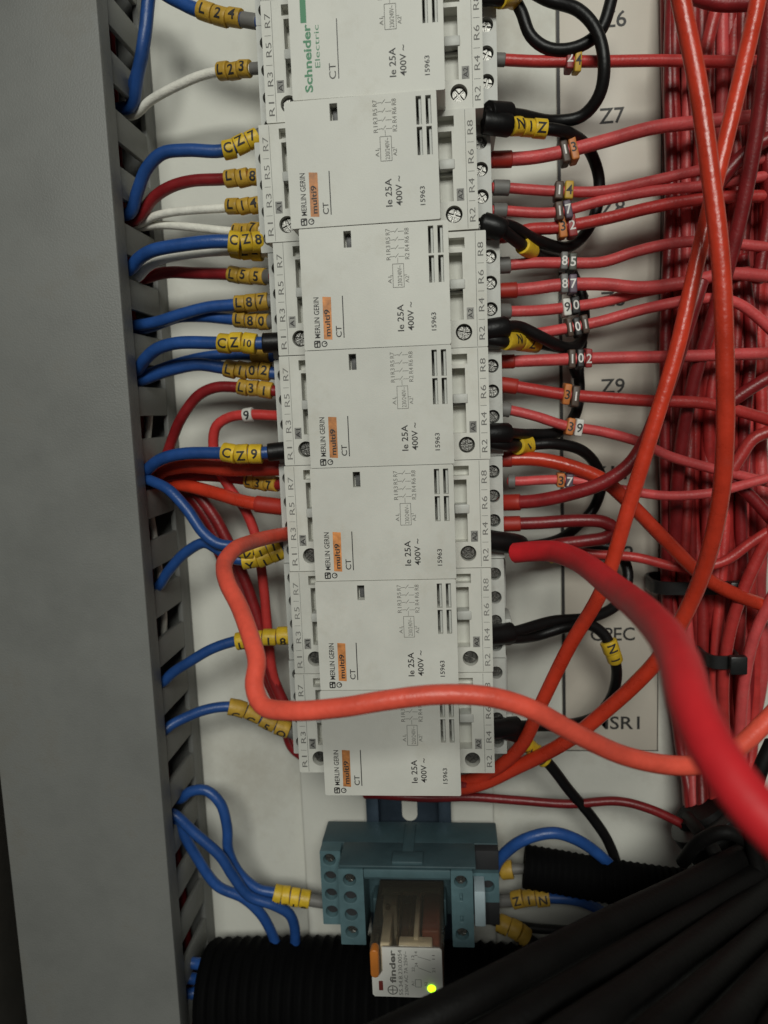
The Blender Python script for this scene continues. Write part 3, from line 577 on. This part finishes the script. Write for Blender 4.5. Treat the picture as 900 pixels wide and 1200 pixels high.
rw('wire_orange', 'orange-red wire curving down right beneath the strip name Z11', 2.5, [(591, 538), (628, 538), (667, 546), (706, 562), (733, 585), (783, 636), (822, 674), (861, 696), (900, 711), (940, 725)], None, (578, 600, 'boot_red', 0.4), bow=6)
rw('wire_pink', 'thin red wire with orange three and violet seven, under name Z11', 1.7, [(608, 564), (651, 562), (682, 564), (725, 573), (783, 581), (838, 577), (865, 570), (900, 560)], (652, 672, '37', 2.5), (576, 604, 'boot_grey', 1.0), h1=30)
rw('wire_darkred', 'dark red wire curving up to the right below Z9', 2.4, [(591, 589), (628, 587), (667, 579), (706, 566), (737, 545), (755, 519), (768, 490), (784, 450), (800, 400), (822, 330)], None, (578, 610, 'boot_red', 0.5), bow=10, h1=40)
rw('wire_darkred', 'dark red wire making a hairpin loop above the big cable', 2.3, [(591, 614), (628, 613), (680, 610), (708, 612), (720, 620), (712, 629), (686, 634), (655, 638), (625, 646)], None, (578, 610, 'boot_red', 0.5), h1=30, bow=3)
rw('wire_red', 'red wire leaving right behind the big cable, with a white marker', 1.8, [(650, 643), (694, 649), (744, 653), (799, 665), (846, 659), (880, 636), (900, 623), (940, 600)], h0=20, h1=30)
rw('wire_darkred', 'thin dark red wire running right under the lowest contactor', 1.7, [(440, 931), (500, 935), (550, 934), (608, 938), (667, 942), (725, 939), (764, 949), (807, 970), (840, 990)], h0=16, h1=30)
# front orange cables
wire('orange_cable', 'orange-red cable bowing right in front of the bundle from the top edge', 'wire_orange', 2.65, [(792, -30, 75), (800, 10, 75), (818, 100, 76), (832, 200, 77), (844, 300, 78), (849, 400, 78), (850, 500, 76), (846, 570, 72), (833, 640, 66), (812, 700, 58), (776, 766, 52), (745, 801, 48), (706, 836, 45), (667, 867, 41), (608, 898, 36), (550, 922, 32), (470, 921, 26), (390, 900, 20), (352, 868, 16)], cat='cable')
wire('orange_cable', 'orange-red cable slanting from the top right corner down to the lowest contactor', 'wire_orange', 2.45, [(900, -60, 60), (884, 20, 60), (866, 100, 61), (842, 200, 62), (816, 310, 63), (793, 410, 64), (766, 500, 64), (738, 590, 62), (706, 690, 58), (667, 758, 53), (636, 821, 48), (612, 872, 42), (581, 901, 36), (550, 914, 31), (480, 916, 26), (400, 900, 20)], cat='cable')
# the big blurred red cable
wire('scarlet_cable', 'thick scarlet cable coming out of focus towards the viewer, lower right', 'wire_scarlet', 3.5, [(604, 648, 50), (625, 646, 55), (647, 646, 62), (678, 657, 80), (717, 686, 112), (762, 724, 152), (794, 770, 180), (812, 830, 194), (840, 886, 202), (878, 940, 207), (925, 988, 210), (980, 1040, 212)], cat='cable')
# vertical bundle
GV = 'red wires of the vertical bundle'
k = 0
for layer, (hh, n) in enumerate(((4, 15), (8.5, 16), (13, 13))):
    for i in range(n):
        k += 1; x = 784 + (i + 0.5 * (layer % 2)) * 7.6 + random.uniform(-2, 2); L_ = []
        xt = 776 + (i + .5) * 88 / n
        for y, f, dx in ((-40, 1.0, 0), (90, 1.0, 0), (220, 1.0, 0), (360, 0.97, 0), (500, 0.94, 0), (610, 0.92, 0), (690, 0.9, 1), (780, 0.85, 8), (870, 0.7, 18), (950, 0.5, 27), (1010, 0.4, 34)):
            L_.append(P(780 + (x - 780) * f + dx + random.uniform(-5.5, 5.5), y, hh + random.uniform(-2.5, 2.5) + (8 if y > 900 else 0)))
        mb = MB(); tube(mb, spline(L_, 3), random.choice((1.9, 2.1, 2.3)), 10)
        mm = random.choice(('bundle_red_shaded', 'bundle_red_shaded', 'bundle_red_shaded', 'wire_darkred', 'wire_red', 'wire_pink'))
        nm = {'bundle_red_shaded': 'dark red', 'wire_darkred': 'maroon', 'wire_red': 'bright red', 'wire_pink': 'pinkish red'}[mm]
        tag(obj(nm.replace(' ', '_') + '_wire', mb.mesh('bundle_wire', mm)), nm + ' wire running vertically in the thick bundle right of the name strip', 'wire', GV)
GX = 'loose red wires at the right edge'
def xw(m, label, r, pts, h0, h1): wire('red_wire', label, m, r, pts, h0=h0, h1=h1, group=GX)
xw('wire_darkred', 'crimson wire hanging down near the right edge, crossing the bundle', 2.5, [(901, -20), (896, 80), (882, 180), (864, 270), (842, 350), (812, 450), (796, 540), (790, 640)], 48, 16)
xw('wire_darkred', 'dark red wire along the very top right, nearly level', 2.3, [(800, -8), (840, 4), (880, 4), (930, -4)], 40, 40)
xw('wire_darkred', 'dark red wire rising to the right edge above the pair 1 4 and 1 7', 2.3, [(835, 225), (858, 195), (880, 175), (905, 160), (940, 140)], 30, 34)
xw('wire_red', 'red wire leaning right in the bundle near the top edge', 2.2, [(846, -10), (834, 30), (826, 70), (822, 120), (820, 200)], 22, 18)
xw('wire_darkred', 'dark red wire hugging the right edge near the top', 2.3, [(897, -20), (905, 60), (898, 150), (902, 240), (888, 330)], 30, 24)
xw('wire_darkred', 'dark wire slanting to the right edge level with Z9', 2.3, [(858, 470), (880, 455), (905, 440)], 28, 30)
xw('wire_red', 'red wire slanting up to the right edge below Z9', 2.2, [(852, 560), (868, 535), (882, 515), (905, 505), (940, 500)], 26, 28)
xw('wire_darkred', 'dark red wire bending down to the right edge above the tie', 2.2, [(855, 560), (878, 580), (905, 610), (930, 640)], 24, 26)
xw('wire_red', 'red wire rising steeply to the right edge beside the upper tie', 2.2, [(848, 860), (848, 790), (858, 730), (876, 680), (905, 620), (930, 570)], 22, 32)
xw('wire_pink', 'pinkish wire rising steeply at the right edge below the upper tie', 2.1, [(866, 870), (872, 800), (884, 745), (905, 700), (930, 650)], 24, 32)
xw('wire_red', 'red wire bending from the lower tie down into the black loom', 2.1, [(852, 560), (848, 640), (842, 720), (838, 790), (840, 860), (838, 940)], 12, 24)
xw('wire_darkred', 'dark red wire crossing the right edge beside the salmon cable', 2.2, [(870, 300), (880, 400), (872, 500), (868, 600), (872, 700)], 14, 14)
# cable ties round the bundle
def tie(label, a, b, y, h0, h1, wdt=4.2):
    pa, pb = P(a, y, h1), P(b, y, h1); uc, hw = (pa.x + pb.x) / 2, (pb.x - pa.x) / 2; hc, hh = (h0 + h1) / 2, (h1 - h0) / 2; mb = MB(); n = 40; vs = []
    for i in range(n):
        t = 2 * math.pi * i / n; c, s_ = math.cos(t), math.sin(t); e = 0.55
        x, z = math.copysign(abs(c) ** e, c), math.copysign(abs(s_) ** e, s_)
        for o_, vv in ((0, -wdt / 2), (0, wdt / 2), (1.2, wdt / 2), (1.2, -wdt / 2)):
            vs.append((uc + x * (hw + o_), pa.y + vv, hc + z * (hh + o_)))
    fs = []
    for i in range(n):
        j = (i + 1) % n
        for k_ in range(4): fs.append((i * 4 + k_, i * 4 + (k_ + 1) % 4, j * 4 + (k_ + 1) % 4, j * 4 + k_))
    mb.add(vs, fs); o = obj('cable_tie', mb.mesh('band', 'tie_black', 0.2, 1)); tag(o, label, 'cable tie', 'black cable ties on the bundle')
    q = P(a + (b - a) * 0.86, y, h1); mb = MB(); mb.box(q.x - 3, q.x + 3, q.y - 3.4, q.y + 3.4, h1 + 1, h1 + 4.5); obj('lock_head', mb.mesh('lock_head', 'tie_black', 0.6, 2), o)
tie('wide black cable tie round the bundle beside strip name Z12', 770, 876, 690, 1, 20, 5.0)
tie('short black cable tie lower on the bundle, level with CPEC', 832, 866, 776, 4, 27, 5.0)

# ------------------------------------------------------------------ black wires on the right
GK = 'black neutral wires looping between contactors'
def bw(label, pts, h0=33, h1=28, bow=0, r=2.05, mk=None, boots=()):
    pts = [(p[0], p[1], max(p[2], 46.5 - max(0, p[0] - 585) * 0.3)) if len(p) > 2 and p[0] < 615 else p for p in pts]
    o, C = wire('black_wire', label, 'wire_black', r, pts, h0=h0, h1=h1, bow=bow, group=GK)
    if mk: ring_marker(o, C, mk[0], mk[1], mk[2], r, 'marker_yellow', mk[3] if len(mk) > 3 else 0, 0.9)
    for a, b, rr in boots: boot(o, C, a, b, rr, 'wire_black', 'boot', a > b)
bw('black wire looping at the top edge, left of name Z6', [(566, -2, 33), (585, -1, 33), (603, 0), (611, 14), (622, 42), (643, 57), (674, 56), (702, 38), (715, 5), (722, -40)], h1=34, mk=(585, 632 - 29, 'N'))
bw('black wire looping down from the top edge past name Z7', [(600, -25, 30), (640, -1, 36), (678, 12, 38), (700, 38, 39), (708, 78, 39), (702, 112, 36), (682, 136, 32), (647, 142, 32), (608, 135, 33), (572, 132, 33)], boots=((597, 570, 3.7),))
bw('black wire with yellow N sleeves under name Z7', [(566, 143, 34), (590, 146, 37), (620, 150, 39), (650, 152, 37), (668, 157, 33), (690, 175, 22), (702, 210, 16), (698, 249, 16), (682, 278, 20), (663, 290, 24), (628, 281, 33), (600, 266, 34), (566, 258, 33)], mk=(598, 641, 'N1Z'), boots=((566, 596, 3.7),))
bw('black wire leaving the boot below sleeve 3 2, with a yellow sleeve', [(566, 262, 33), (585, 268, 35), (606, 283, 35), (622, 294, 32), (640, 300, 22), (665, 312, 12), (684, 350, 8)], mk=(612, 624, ' '), boots=((564, 588, 3.7),))
bw('black wire dipping under the 1 0 1 markers, with a yellow sleeve', [(566, 388, 33), (590, 384, 36), (608, 383, 38), (636, 396, 36), (660, 407, 30), (676, 405, 24), (684, 388, 18), (684, 360, 12), (680, 340, 10), (668, 318, 12)], boots=((564, 592, 3.7),))
bw('short black wire in the middle boot with two yellow sleeves', [(566, 397, 30), (590, 400, 32), (615, 401, 33), (640, 404, 26), (664, 412, 18), (676, 440, 14)], mk=(592, 630, 'NZ'))
bw('black wire running down behind the 3 1 markers', [(682, 400, 12), (678, 430, 14), (679, 457, 14), (674, 486, 18), (655, 506, 26), (620, 509, 33), (592, 508, 34), (566, 509, 33)], boots=((594, 564, 3.7),))
bw('black wire with a yellow N sleeve beside name Z11', [(566, 518, 31), (591, 521, 33), (615, 522, 34), (647, 520, 32), (678, 526, 28), (697, 543, 20), (705, 566, 15), (696, 595, 14), (678, 615, 16), (655, 632, 22), (620, 640, 30), (600, 637, 33), (566, 632, 33)], mk=(606, 624, 'N'), boots=((609, 564, 3.7),))
bw('black wire curving down behind the scarlet cable to name CPEC', [(566, 634, 31), (600, 640, 30), (640, 652, 18), (690, 640, 14), (718, 642, 14), (731, 656, 14), (736, 676, 16), (726, 705, 20), (698, 722, 26), (647, 728, 33), (600, 741, 35), (568, 745, 33)], mk=(644, 662, ' '), boots=((600, 564, 3.7),))
bw('black wire with a yellow sleeve crossing the name CPEC', [(568, 747, 31), (600, 748, 33), (628, 745, 34), (663, 735, 32), (690, 732, 29), (708, 744, 28), (717, 762, 28), (722, 780, 26), (722, 798, 22), (715, 820, 18), (700, 838, 20), (667, 849, 28), (608, 851, 33), (570, 855, 33)], mk=(('y', 751), 775, 'NI'), boots=((606, 568, 3.7),))
bw('black wire hanging from the lowest contactor down past the relay', [(570, 858, 31), (600, 862, 34), (622, 876, 34), (643, 895, 32), (667, 926, 28), (694, 958, 24), (712, 985, 20), (722, 1012, 18), (724, 1040, 16)], mk=(616, 640, 'NN', -0.3))

# ================================================================== RELAY SOCKET
SU, SV, SH = -21.5, -197, 14.6
so = empty('relay_socket', (SU, SV, SH)); tag(so, 'teal plastic relay socket clipped to the rail below the contactors', 'relay socket')
def sp(px, py, h): q = P(px, py, h + SH); return (q.x - SU, q.y - SV, h)
mb = MB(); mb.box(-34.4, 34.4, 0, 30, 0, 15.5); mb.box(-25.5, 25.5, 29.05, 30.1, 15.4, 31.4); mb.box(-16.1, 16.1, 24.6, 29.0, 15.4, 31.4); mb.box(-14, 14, 1, 12, 15.4, 24); obj('base', mb.mesh('base', 'socket_teal', 0.5, 2), so)
mb = MB(); mb.box(-2.2, 2.2, 29.0, 30.9, 3, 26); mb.box(-5.5, 6, 30.15, 31.6, 24, 31); obj('release_clip', mb.mesh('release_clip', 'socket_teal', 0.4, 2), so)
T1, T2 = 21.5, 32.0
holes1 = [sp(396, y, T1) for y in (1026, 1045, 1064)]; s1 = sp(394, 1007, T1)
mb = MB(); mb.plate(-34.2, -26.2, -1, 29.7, T1, 15.4, rounds=[(-30.6, y, 2.4, 9) for y in (26, 18.8, 11.6, 4.4)]); obj('terminal_block', mb.mesh('terminal_block', 'socket_teal_light', 0.3), so)
mb = MB(); mb.plate(-25.6, -16.2, -1.5, 29.0, T2, 15.4, rounds=[(-21.4, y, 2.4, 9) for y in (24.6, 17.6, 10.6, 3.6)]); obj('terminal_block', mb.mesh('terminal_block', 'socket_teal_light', 0.3), so)
mb = MB(); mb.plate(16.2, 24.2, -1.5, 29.0, T2, 15.4, rounds=[(19.8, 24.6, 2.4, 9), (19.8, 3.6, 2.4, 9)], rects=[(19.3, 20.3, 17.0, 20.0, 2), (19.3, 20.3, 8.6, 11.0, 2)]); obj('terminal_block', mb.mesh('terminal_block', 'socket_teal_light', 0.3), so)
mb = MB(); mb.plate(24.4, 34.2, 9.5, 21.5, T1, 15.4, rounds=[(30.0, 16, 2.4, 9)]); obj('terminal_block', mb.mesh('terminal_block', 'socket_teal_light', 0.3), so)
mb = MB(); mb.box(25.5, 34.3, 21.8, 29.6, 15.4, 20); mb.box(26.5, 34.3, -1, 9.2, 15.4, 20); obj('dark_insert', mb.mesh('dark_insert', 'dark_part_and_shade', 0.3), so)
mb = MB(); mb.box(24.6, 28.6, 6.5, 20.5, T1 + 0.1, 31.5); obj('tag_holder', mb.mesh('tag_holder', 'tag_pale_blue', 0.4), so)
mb = MB(); mb.box(-16, 16.1, 26, 29.2, 31.4, 32.4); obj('retaining_lip', mb.mesh('retaining_lip', 'socket_teal_light', 0.3), so)
mb = MB(); mb.disc((0, 0), 2.38, -0.2, 0.1, 20); we = mb.mesh('wire_entry_shade', 'dark_part_and_shade', smooth=False)  # black discs stand in for the shade deep in the wire holes
for (x, y, z) in [(-30.6, y, T1 - 3) for y in (18.8, 11.6, 4.4)] + [(-21.4, y, T2 - 3) for y in (17.6, 10.6)] + [(30.0, 16, T1 - 3)]: obj('wire_entry_shade', we, so, (x, y, z))
for (x, y, z) in ((-30.6, 26, T1 - 1.5), (-21.4, 24.6, T2 - 1.5), (-21.4, 3.6, T2 - 1.8), (19.8, 24.6, T2 - 1.5), (19.8, 3.6, T2 - 1.6)):
    q = obj('terminal_screw', SCR_T, so, (x, y, z)); q.rotation_euler = (0, random.uniform(0, 3), 0)

# ------------------------------------------------------------------ relay
RV, RH = -200.3, 39.0
re_ = empty('plug_in_relay', (-20.9, RV - 0.6, RH)); re_.scale = (1.1, 1.0, 1.07); tag(re_, 'clear plastic plug-in relay with white label, orange lever and lit green lamp', 'relay')
mb = MB(); mb.box(-11.3, 11.3, 0, 17.6, -10, -6); obj('relay_base', mb.mesh('relay_base', 'dark_part_and_shade', 0.3), re_)
mb = MB(); mb.plate(-11.5, 11.5, -0.1, 17.9, 29.6, -7, ()); obj('clear_case', mb.mesh('clear_case', 'clear_plastic', 0.8, 3), re_)
mb = MB(); mb.box(4.6, 10.2, 2, 16.6, -2, 20); obj('coil', mb.mesh('coil', 'coil_brown', 0.8, 3), re_)
mb = MB(); mb.box(-10.2, 10.2, 1.5, 16.2, -6, -2.6); mb.box(2.0, 3.6, 2, 16.9, -2, 24); mb.box(-9.4, -4.6, 3, 16.0, -2, 5); mb.box(-8.4, -5.4, 3, 16.4, 9, 27); mb.box(-2.6, 8, 3, 16.0, 22, 27); obj('contact_carrier', mb.mesh('contact_carrier', 'relay_beige', 0.5, 2), re_)
mb = MB(); mb.box(-3.4, -2.9, 4, 16.9, -2, 24); mb.box(0.2, 0.7, 4, 16.6, 0, 18); mb.disc((-7.4, 16.3), 0.9, 6, 7.4); obj('contact_spring', mb.mesh('contact_spring', 'contact_metal', 0.1, 1), re_)
mb = MB(); mb.box(-2.6, 1.8, 2, 13, -2, 21); obj('dark_core', mb.mesh('dark_core', 'core_brown', 0.5, 2), re_)
mb = MB(); mb.poly([(-11.0, 0.9), (-10.3, 0.2), (4.6, 0.2), (9.6, 2.3), (11.1, 3.2), (11.1, 16.8), (10.5, 17.5), (-7.6, 17.5), (-7.6, 9.4), (-8.4, 8.0), (-9.6, 7.4), (-11.0, 7.4)], 29.65, 30.4); lab = obj('label_plate', mb.mesh('label_plate', 'relay_label_white', 0.15), re_)
hz = 30.44; mb = MB(); text(mb, 'finder', -5.3, -3.5, 5.2, 16.7, hz, off=0.03)
for i in range(16):
    a, b = [2 * math.pi * q / 16 for q in (i, i + 1)]; line(mb, -4.6 + 1.5 * math.cos(a), 2.7 + 1.5 * math.sin(a), -4.6 + 1.5 * math.cos(b), 2.7 + 1.5 * math.sin(b), hz, 0.35)
line(mb, -5.8, 2.7, -3.4, 2.7, hz, .3); line(mb, -4.6, 1.5, -4.6, 3.9, hz, .3)
obj('lettering', mb.mesh('lettering', 'ink_grey', smooth=False), lab)
mb = MB(); text(mb, '55.34.8.230.0054', -2.6, -1.4, 1.0, 16.8, hz); text(mb, '230V AC 7A 250V~', -0.8, 0.3, 1.0, 16.4, hz)
for x, y, t in ((1.6, 13.6, '12'), (2.6, 15.0, '14'), (1.6, 9.4, '22'), (2.6, 11.0, '24'), (8.0, 13.8, '11'), (8.0, 9.2, '21'), (1.4, 4.3, 'A1'), (5.4, 4.3, 'A2')): text(mb, t, x, x + 0.9, y, y + 1.5, hz)
for q in ((3.6, 14.6, 7.6, 13.4), (3.6, 10.8, 7.6, 9.2), (2.6, 4.0, 2.6, 6.6), (4.4, 4.0, 4.4, 6.6), (2.6, 6.6, 4.4, 6.6), (2.6, 4.0, 4.4, 4.0)): line(mb, *q, hz, 0.14)
obj('fine_print', mb.mesh('fine_print', 'ink_grey', smooth=False), lab)['kind'] = 'stuff'
mb = MB(); mb.poly([(1.35 * math.cos(t), (3.5 if math.sin(t) > 0 else -3.5) + 1.35 * math.sin(t)) for t in [2 * math.pi * (i + .5) / 20 for i in range(20)]], 0, 4.2); obj('test_lever', mb.mesh('test_lever', 'lever_orange', 0.45, 3), re_, (-9.8, 13.1, 28.4))
mb = MB(); mb.box(-8.9, -7.6, 2.6, 5.8, 30.3, 30.7); obj('mechanical_flag', mb.mesh('mechanical_flag', 'flag_red', 0.1), re_)
mb = MB(); mb.disc((0, 0), 1.35, 0, 0.9, 18); obj('indicator_lamp', mb.mesh('indicator_lamp', 'led_green', 0.5, 3), re_, (7.6, 3.6, 30.0))

# socket wires on the right
GS = 'wires at the right of the relay socket'
o, C = wire('blue_wire', 'blue wire arching over the short black conduit', 'wire_blue', 2.2, [(566, 1036, 22), (576, 1026, 26), (586, 1006, 30), (612, 985, 34), (648, 976, 34), (676, 984, 32), (706, 1005, 28), (728, 1030, 22)], group=GS)
o, C = wire('blue_wire', 'blue wire with three flat yellow sleeves below the short conduit', 'wire_blue', 2.1, [(570, 1057, 22), (600, 1055, 24), (620, 1053, 25), (644, 1052, 25), (676, 1055, 24), (702, 1066, 20), (720, 1082, 16)], group=GS); ring_marker(o, C, 601, 644, 'ZIN', 2.1, 'marker_amber', 0.3, 1.2); boot(o, C, 582, 601, 2.5, 'boot_grey')
o, C = wire('black_wire', 'black wire with a slanting yellow sleeve at the socket bottom', 'wire_black', 2.1, [(572, 1076, 22), (584, 1080, 24), (602, 1088, 26), (622, 1102, 26), (650, 1120, 24), (680, 1135, 20)], group=GS); ring_marker(o, C, 584, 617, 'N N', 2.1, 'marker_amber', -0.8, 1.7)
wire('black_wire', 'thin black wire running right from the slanting yellow sleeve', 'wire_black', 1.8, [(590, 1080, 20), (620, 1087, 22), (660, 1090, 24), (700, 1092, 24), (740, 1098, 22)], group=GS)
o, C = wire('grey_wire', 'short dark wire with one yellow ring at the conduit mouth', 'boot_grey', 2.0, [(572, 1026, 20), (586, 1020, 21), (598, 1019, 22), (612, 1018, 22), (640, 1022, 23)], group=GS); ring_marker(o, C, 588, 601, ' ', 2.0, 'marker_amber', 0, 1.6)

# ------------------------------------------------------------------ conduits, loom, black cables
def conduit(label, pts, r, pitch, group=None):
    C = spline(pts, pitch / 6); mb = MB(); tube(mb, C, r, 32, False, rf=lambda i, n: r * (1 - 0.055 * (0.5 + 0.5 * math.cos(2 * math.pi * i / 6)) ** 0.7))
    o = obj('corrugated_conduit', mb.mesh('corrugated_conduit', 'conduit_black')); tag(o, label, 'conduit', 'black corrugated conduits'); return o
c0 = P(245, 1162, 27)
conduit('big black corrugated conduit lying across the bottom below the relay', [P(246, 1168, 26), P(340, 1166, 26), P(440, 1168, 26), P(560, 1174, 26), P(700, 1184, 26), P(840, 1200, 26)], 22, 4.2)
conduit('short black corrugated conduit ending beside the relay socket', [P(614, 1015, 24), P(650, 1021, 25), P(700, 1030, 27), P(780, 1042, 30), P(860, 1050, 32)], 8.3, 2.6)
mb = MB(); C = spline([P(822, 945, 26), P(842, 975, 28), P(868, 1010, 30), (P(905, 1060, 32)), P(950, 1130, 34)], 1.2)
tube(mb, C, 12, 24, False, rf=lambda i, n: 11 + min(i, 26) * 0.28 + (0.7 if (i // 7) % 2 else 0)); tag(obj('taped_loom', mb.mesh('taped_loom', 'cable_black')), 'black taped cable loom where the red bundle ends, lower right', 'cable loom')
GC = 'thick black cables in the lower right corner'
for lbl, pts in (('thin black cable curling over the taped loom', [(800, 1010, 40), (822, 985, 52), (850, 975, 56), (880, 990, 54), (905, 1020, 50), (940, 1060, 46)]),
                 ('thin black cable leaving the loom towards the red bundle', [(806, 958, 26), (820, 975, 44), (838, 1000, 54), (850, 1035, 60), (846, 1080, 66), (820, 1130, 70)]),
                 ('thin black cable along the right edge above the loom', [(905, 870, 60), (890, 905, 62), (880, 950, 60), (884, 1000, 58), (900, 1050, 60), (930, 1100, 62)])):
    wire('black_cable', lbl, 'cable_black', 2.4, pts, group=GC, cat='cable')
for q, lbl in (((832, 960, 30), 'black tie band at the mouth of the taped loom'), ((856, 994, 32), 'second black tie band on the taped loom')):
    c0 = P(*q); ax = (P(q[0] + 26, q[1] + 35, q[2] + 2) - c0).normalized(); mb = MB(); tube(mb, [c0 - ax * 2.2, c0, c0 + ax * 2.2], 15.5, 28, False)
    tag(obj('tie_band', mb.mesh('tie_band', 'tie_black', 0.5, 2)), lbl, 'cable tie', 'tie bands on the loom')
for lbl, rad, pts in (('uppermost thick black cable of the lower right corner', 4.5, [(430, 1228, 150), (545, 1172, 140), (646, 1119, 122), (716, 1083, 104), (800, 1042, 78), (860, 1010, 56), (905, 985, 36), (940, 965, 28)]),
                 ('second thick black cable from the top in the lower right corner', 4.2, [(470, 1272, 156), (585, 1207, 146), (690, 1147, 128), (765, 1102, 106), (830, 1062, 80), (885, 1026, 58), (925, 1000, 44), (960, 980, 36)]),
                 ('third thick black cable from the top in the lower right corner', 4.7, [(560, 1285, 158), (660, 1217, 150), (750, 1157, 130), (810, 1113, 108), (860, 1076, 84), (905, 1044, 62), (950, 1012, 48)]),
                 ('fourth thick black cable from the top in the lower right corner', 4.1, [(660, 1294, 158), (750, 1222, 150), (815, 1168, 132), (860, 1126, 110), (895, 1094, 88), (930, 1062, 66)]),
                 ('fifth thick black cable from the top in the lower right corner', 4.6, [(770, 1290, 158), (830, 1226, 150), (876, 1176, 132), (908, 1138, 112), (935, 1108, 92), (960, 1080, 72)]),
                 ('black cable nearest the bottom right corner', 4.3, [(860, 1290, 154), (900, 1226, 146), (930, 1180, 130), (955, 1146, 112), (980, 1118, 96)]),
                 ('black cable lying deepest in the lower right corner', 5.0, [(640, 1260, 70), (740, 1180, 66), (820, 1110, 58), (880, 1052, 48), (930, 1000, 42)]),
                 ('deep black cable along the bottom right corner', 5.0, [(740, 1270, 72), (810, 1195, 70), (870, 1125, 60), (925, 1060, 52), (960, 1010, 46)]),
                 ('deep black cable cut by the right edge', 5.0, [(830, 1290, 74), (880, 1215, 70), (930, 1140, 62), (970, 1080, 56)])):
    wire('black_cable', lbl, 'cable_black', rad, pts, group=GC, cat='cable')
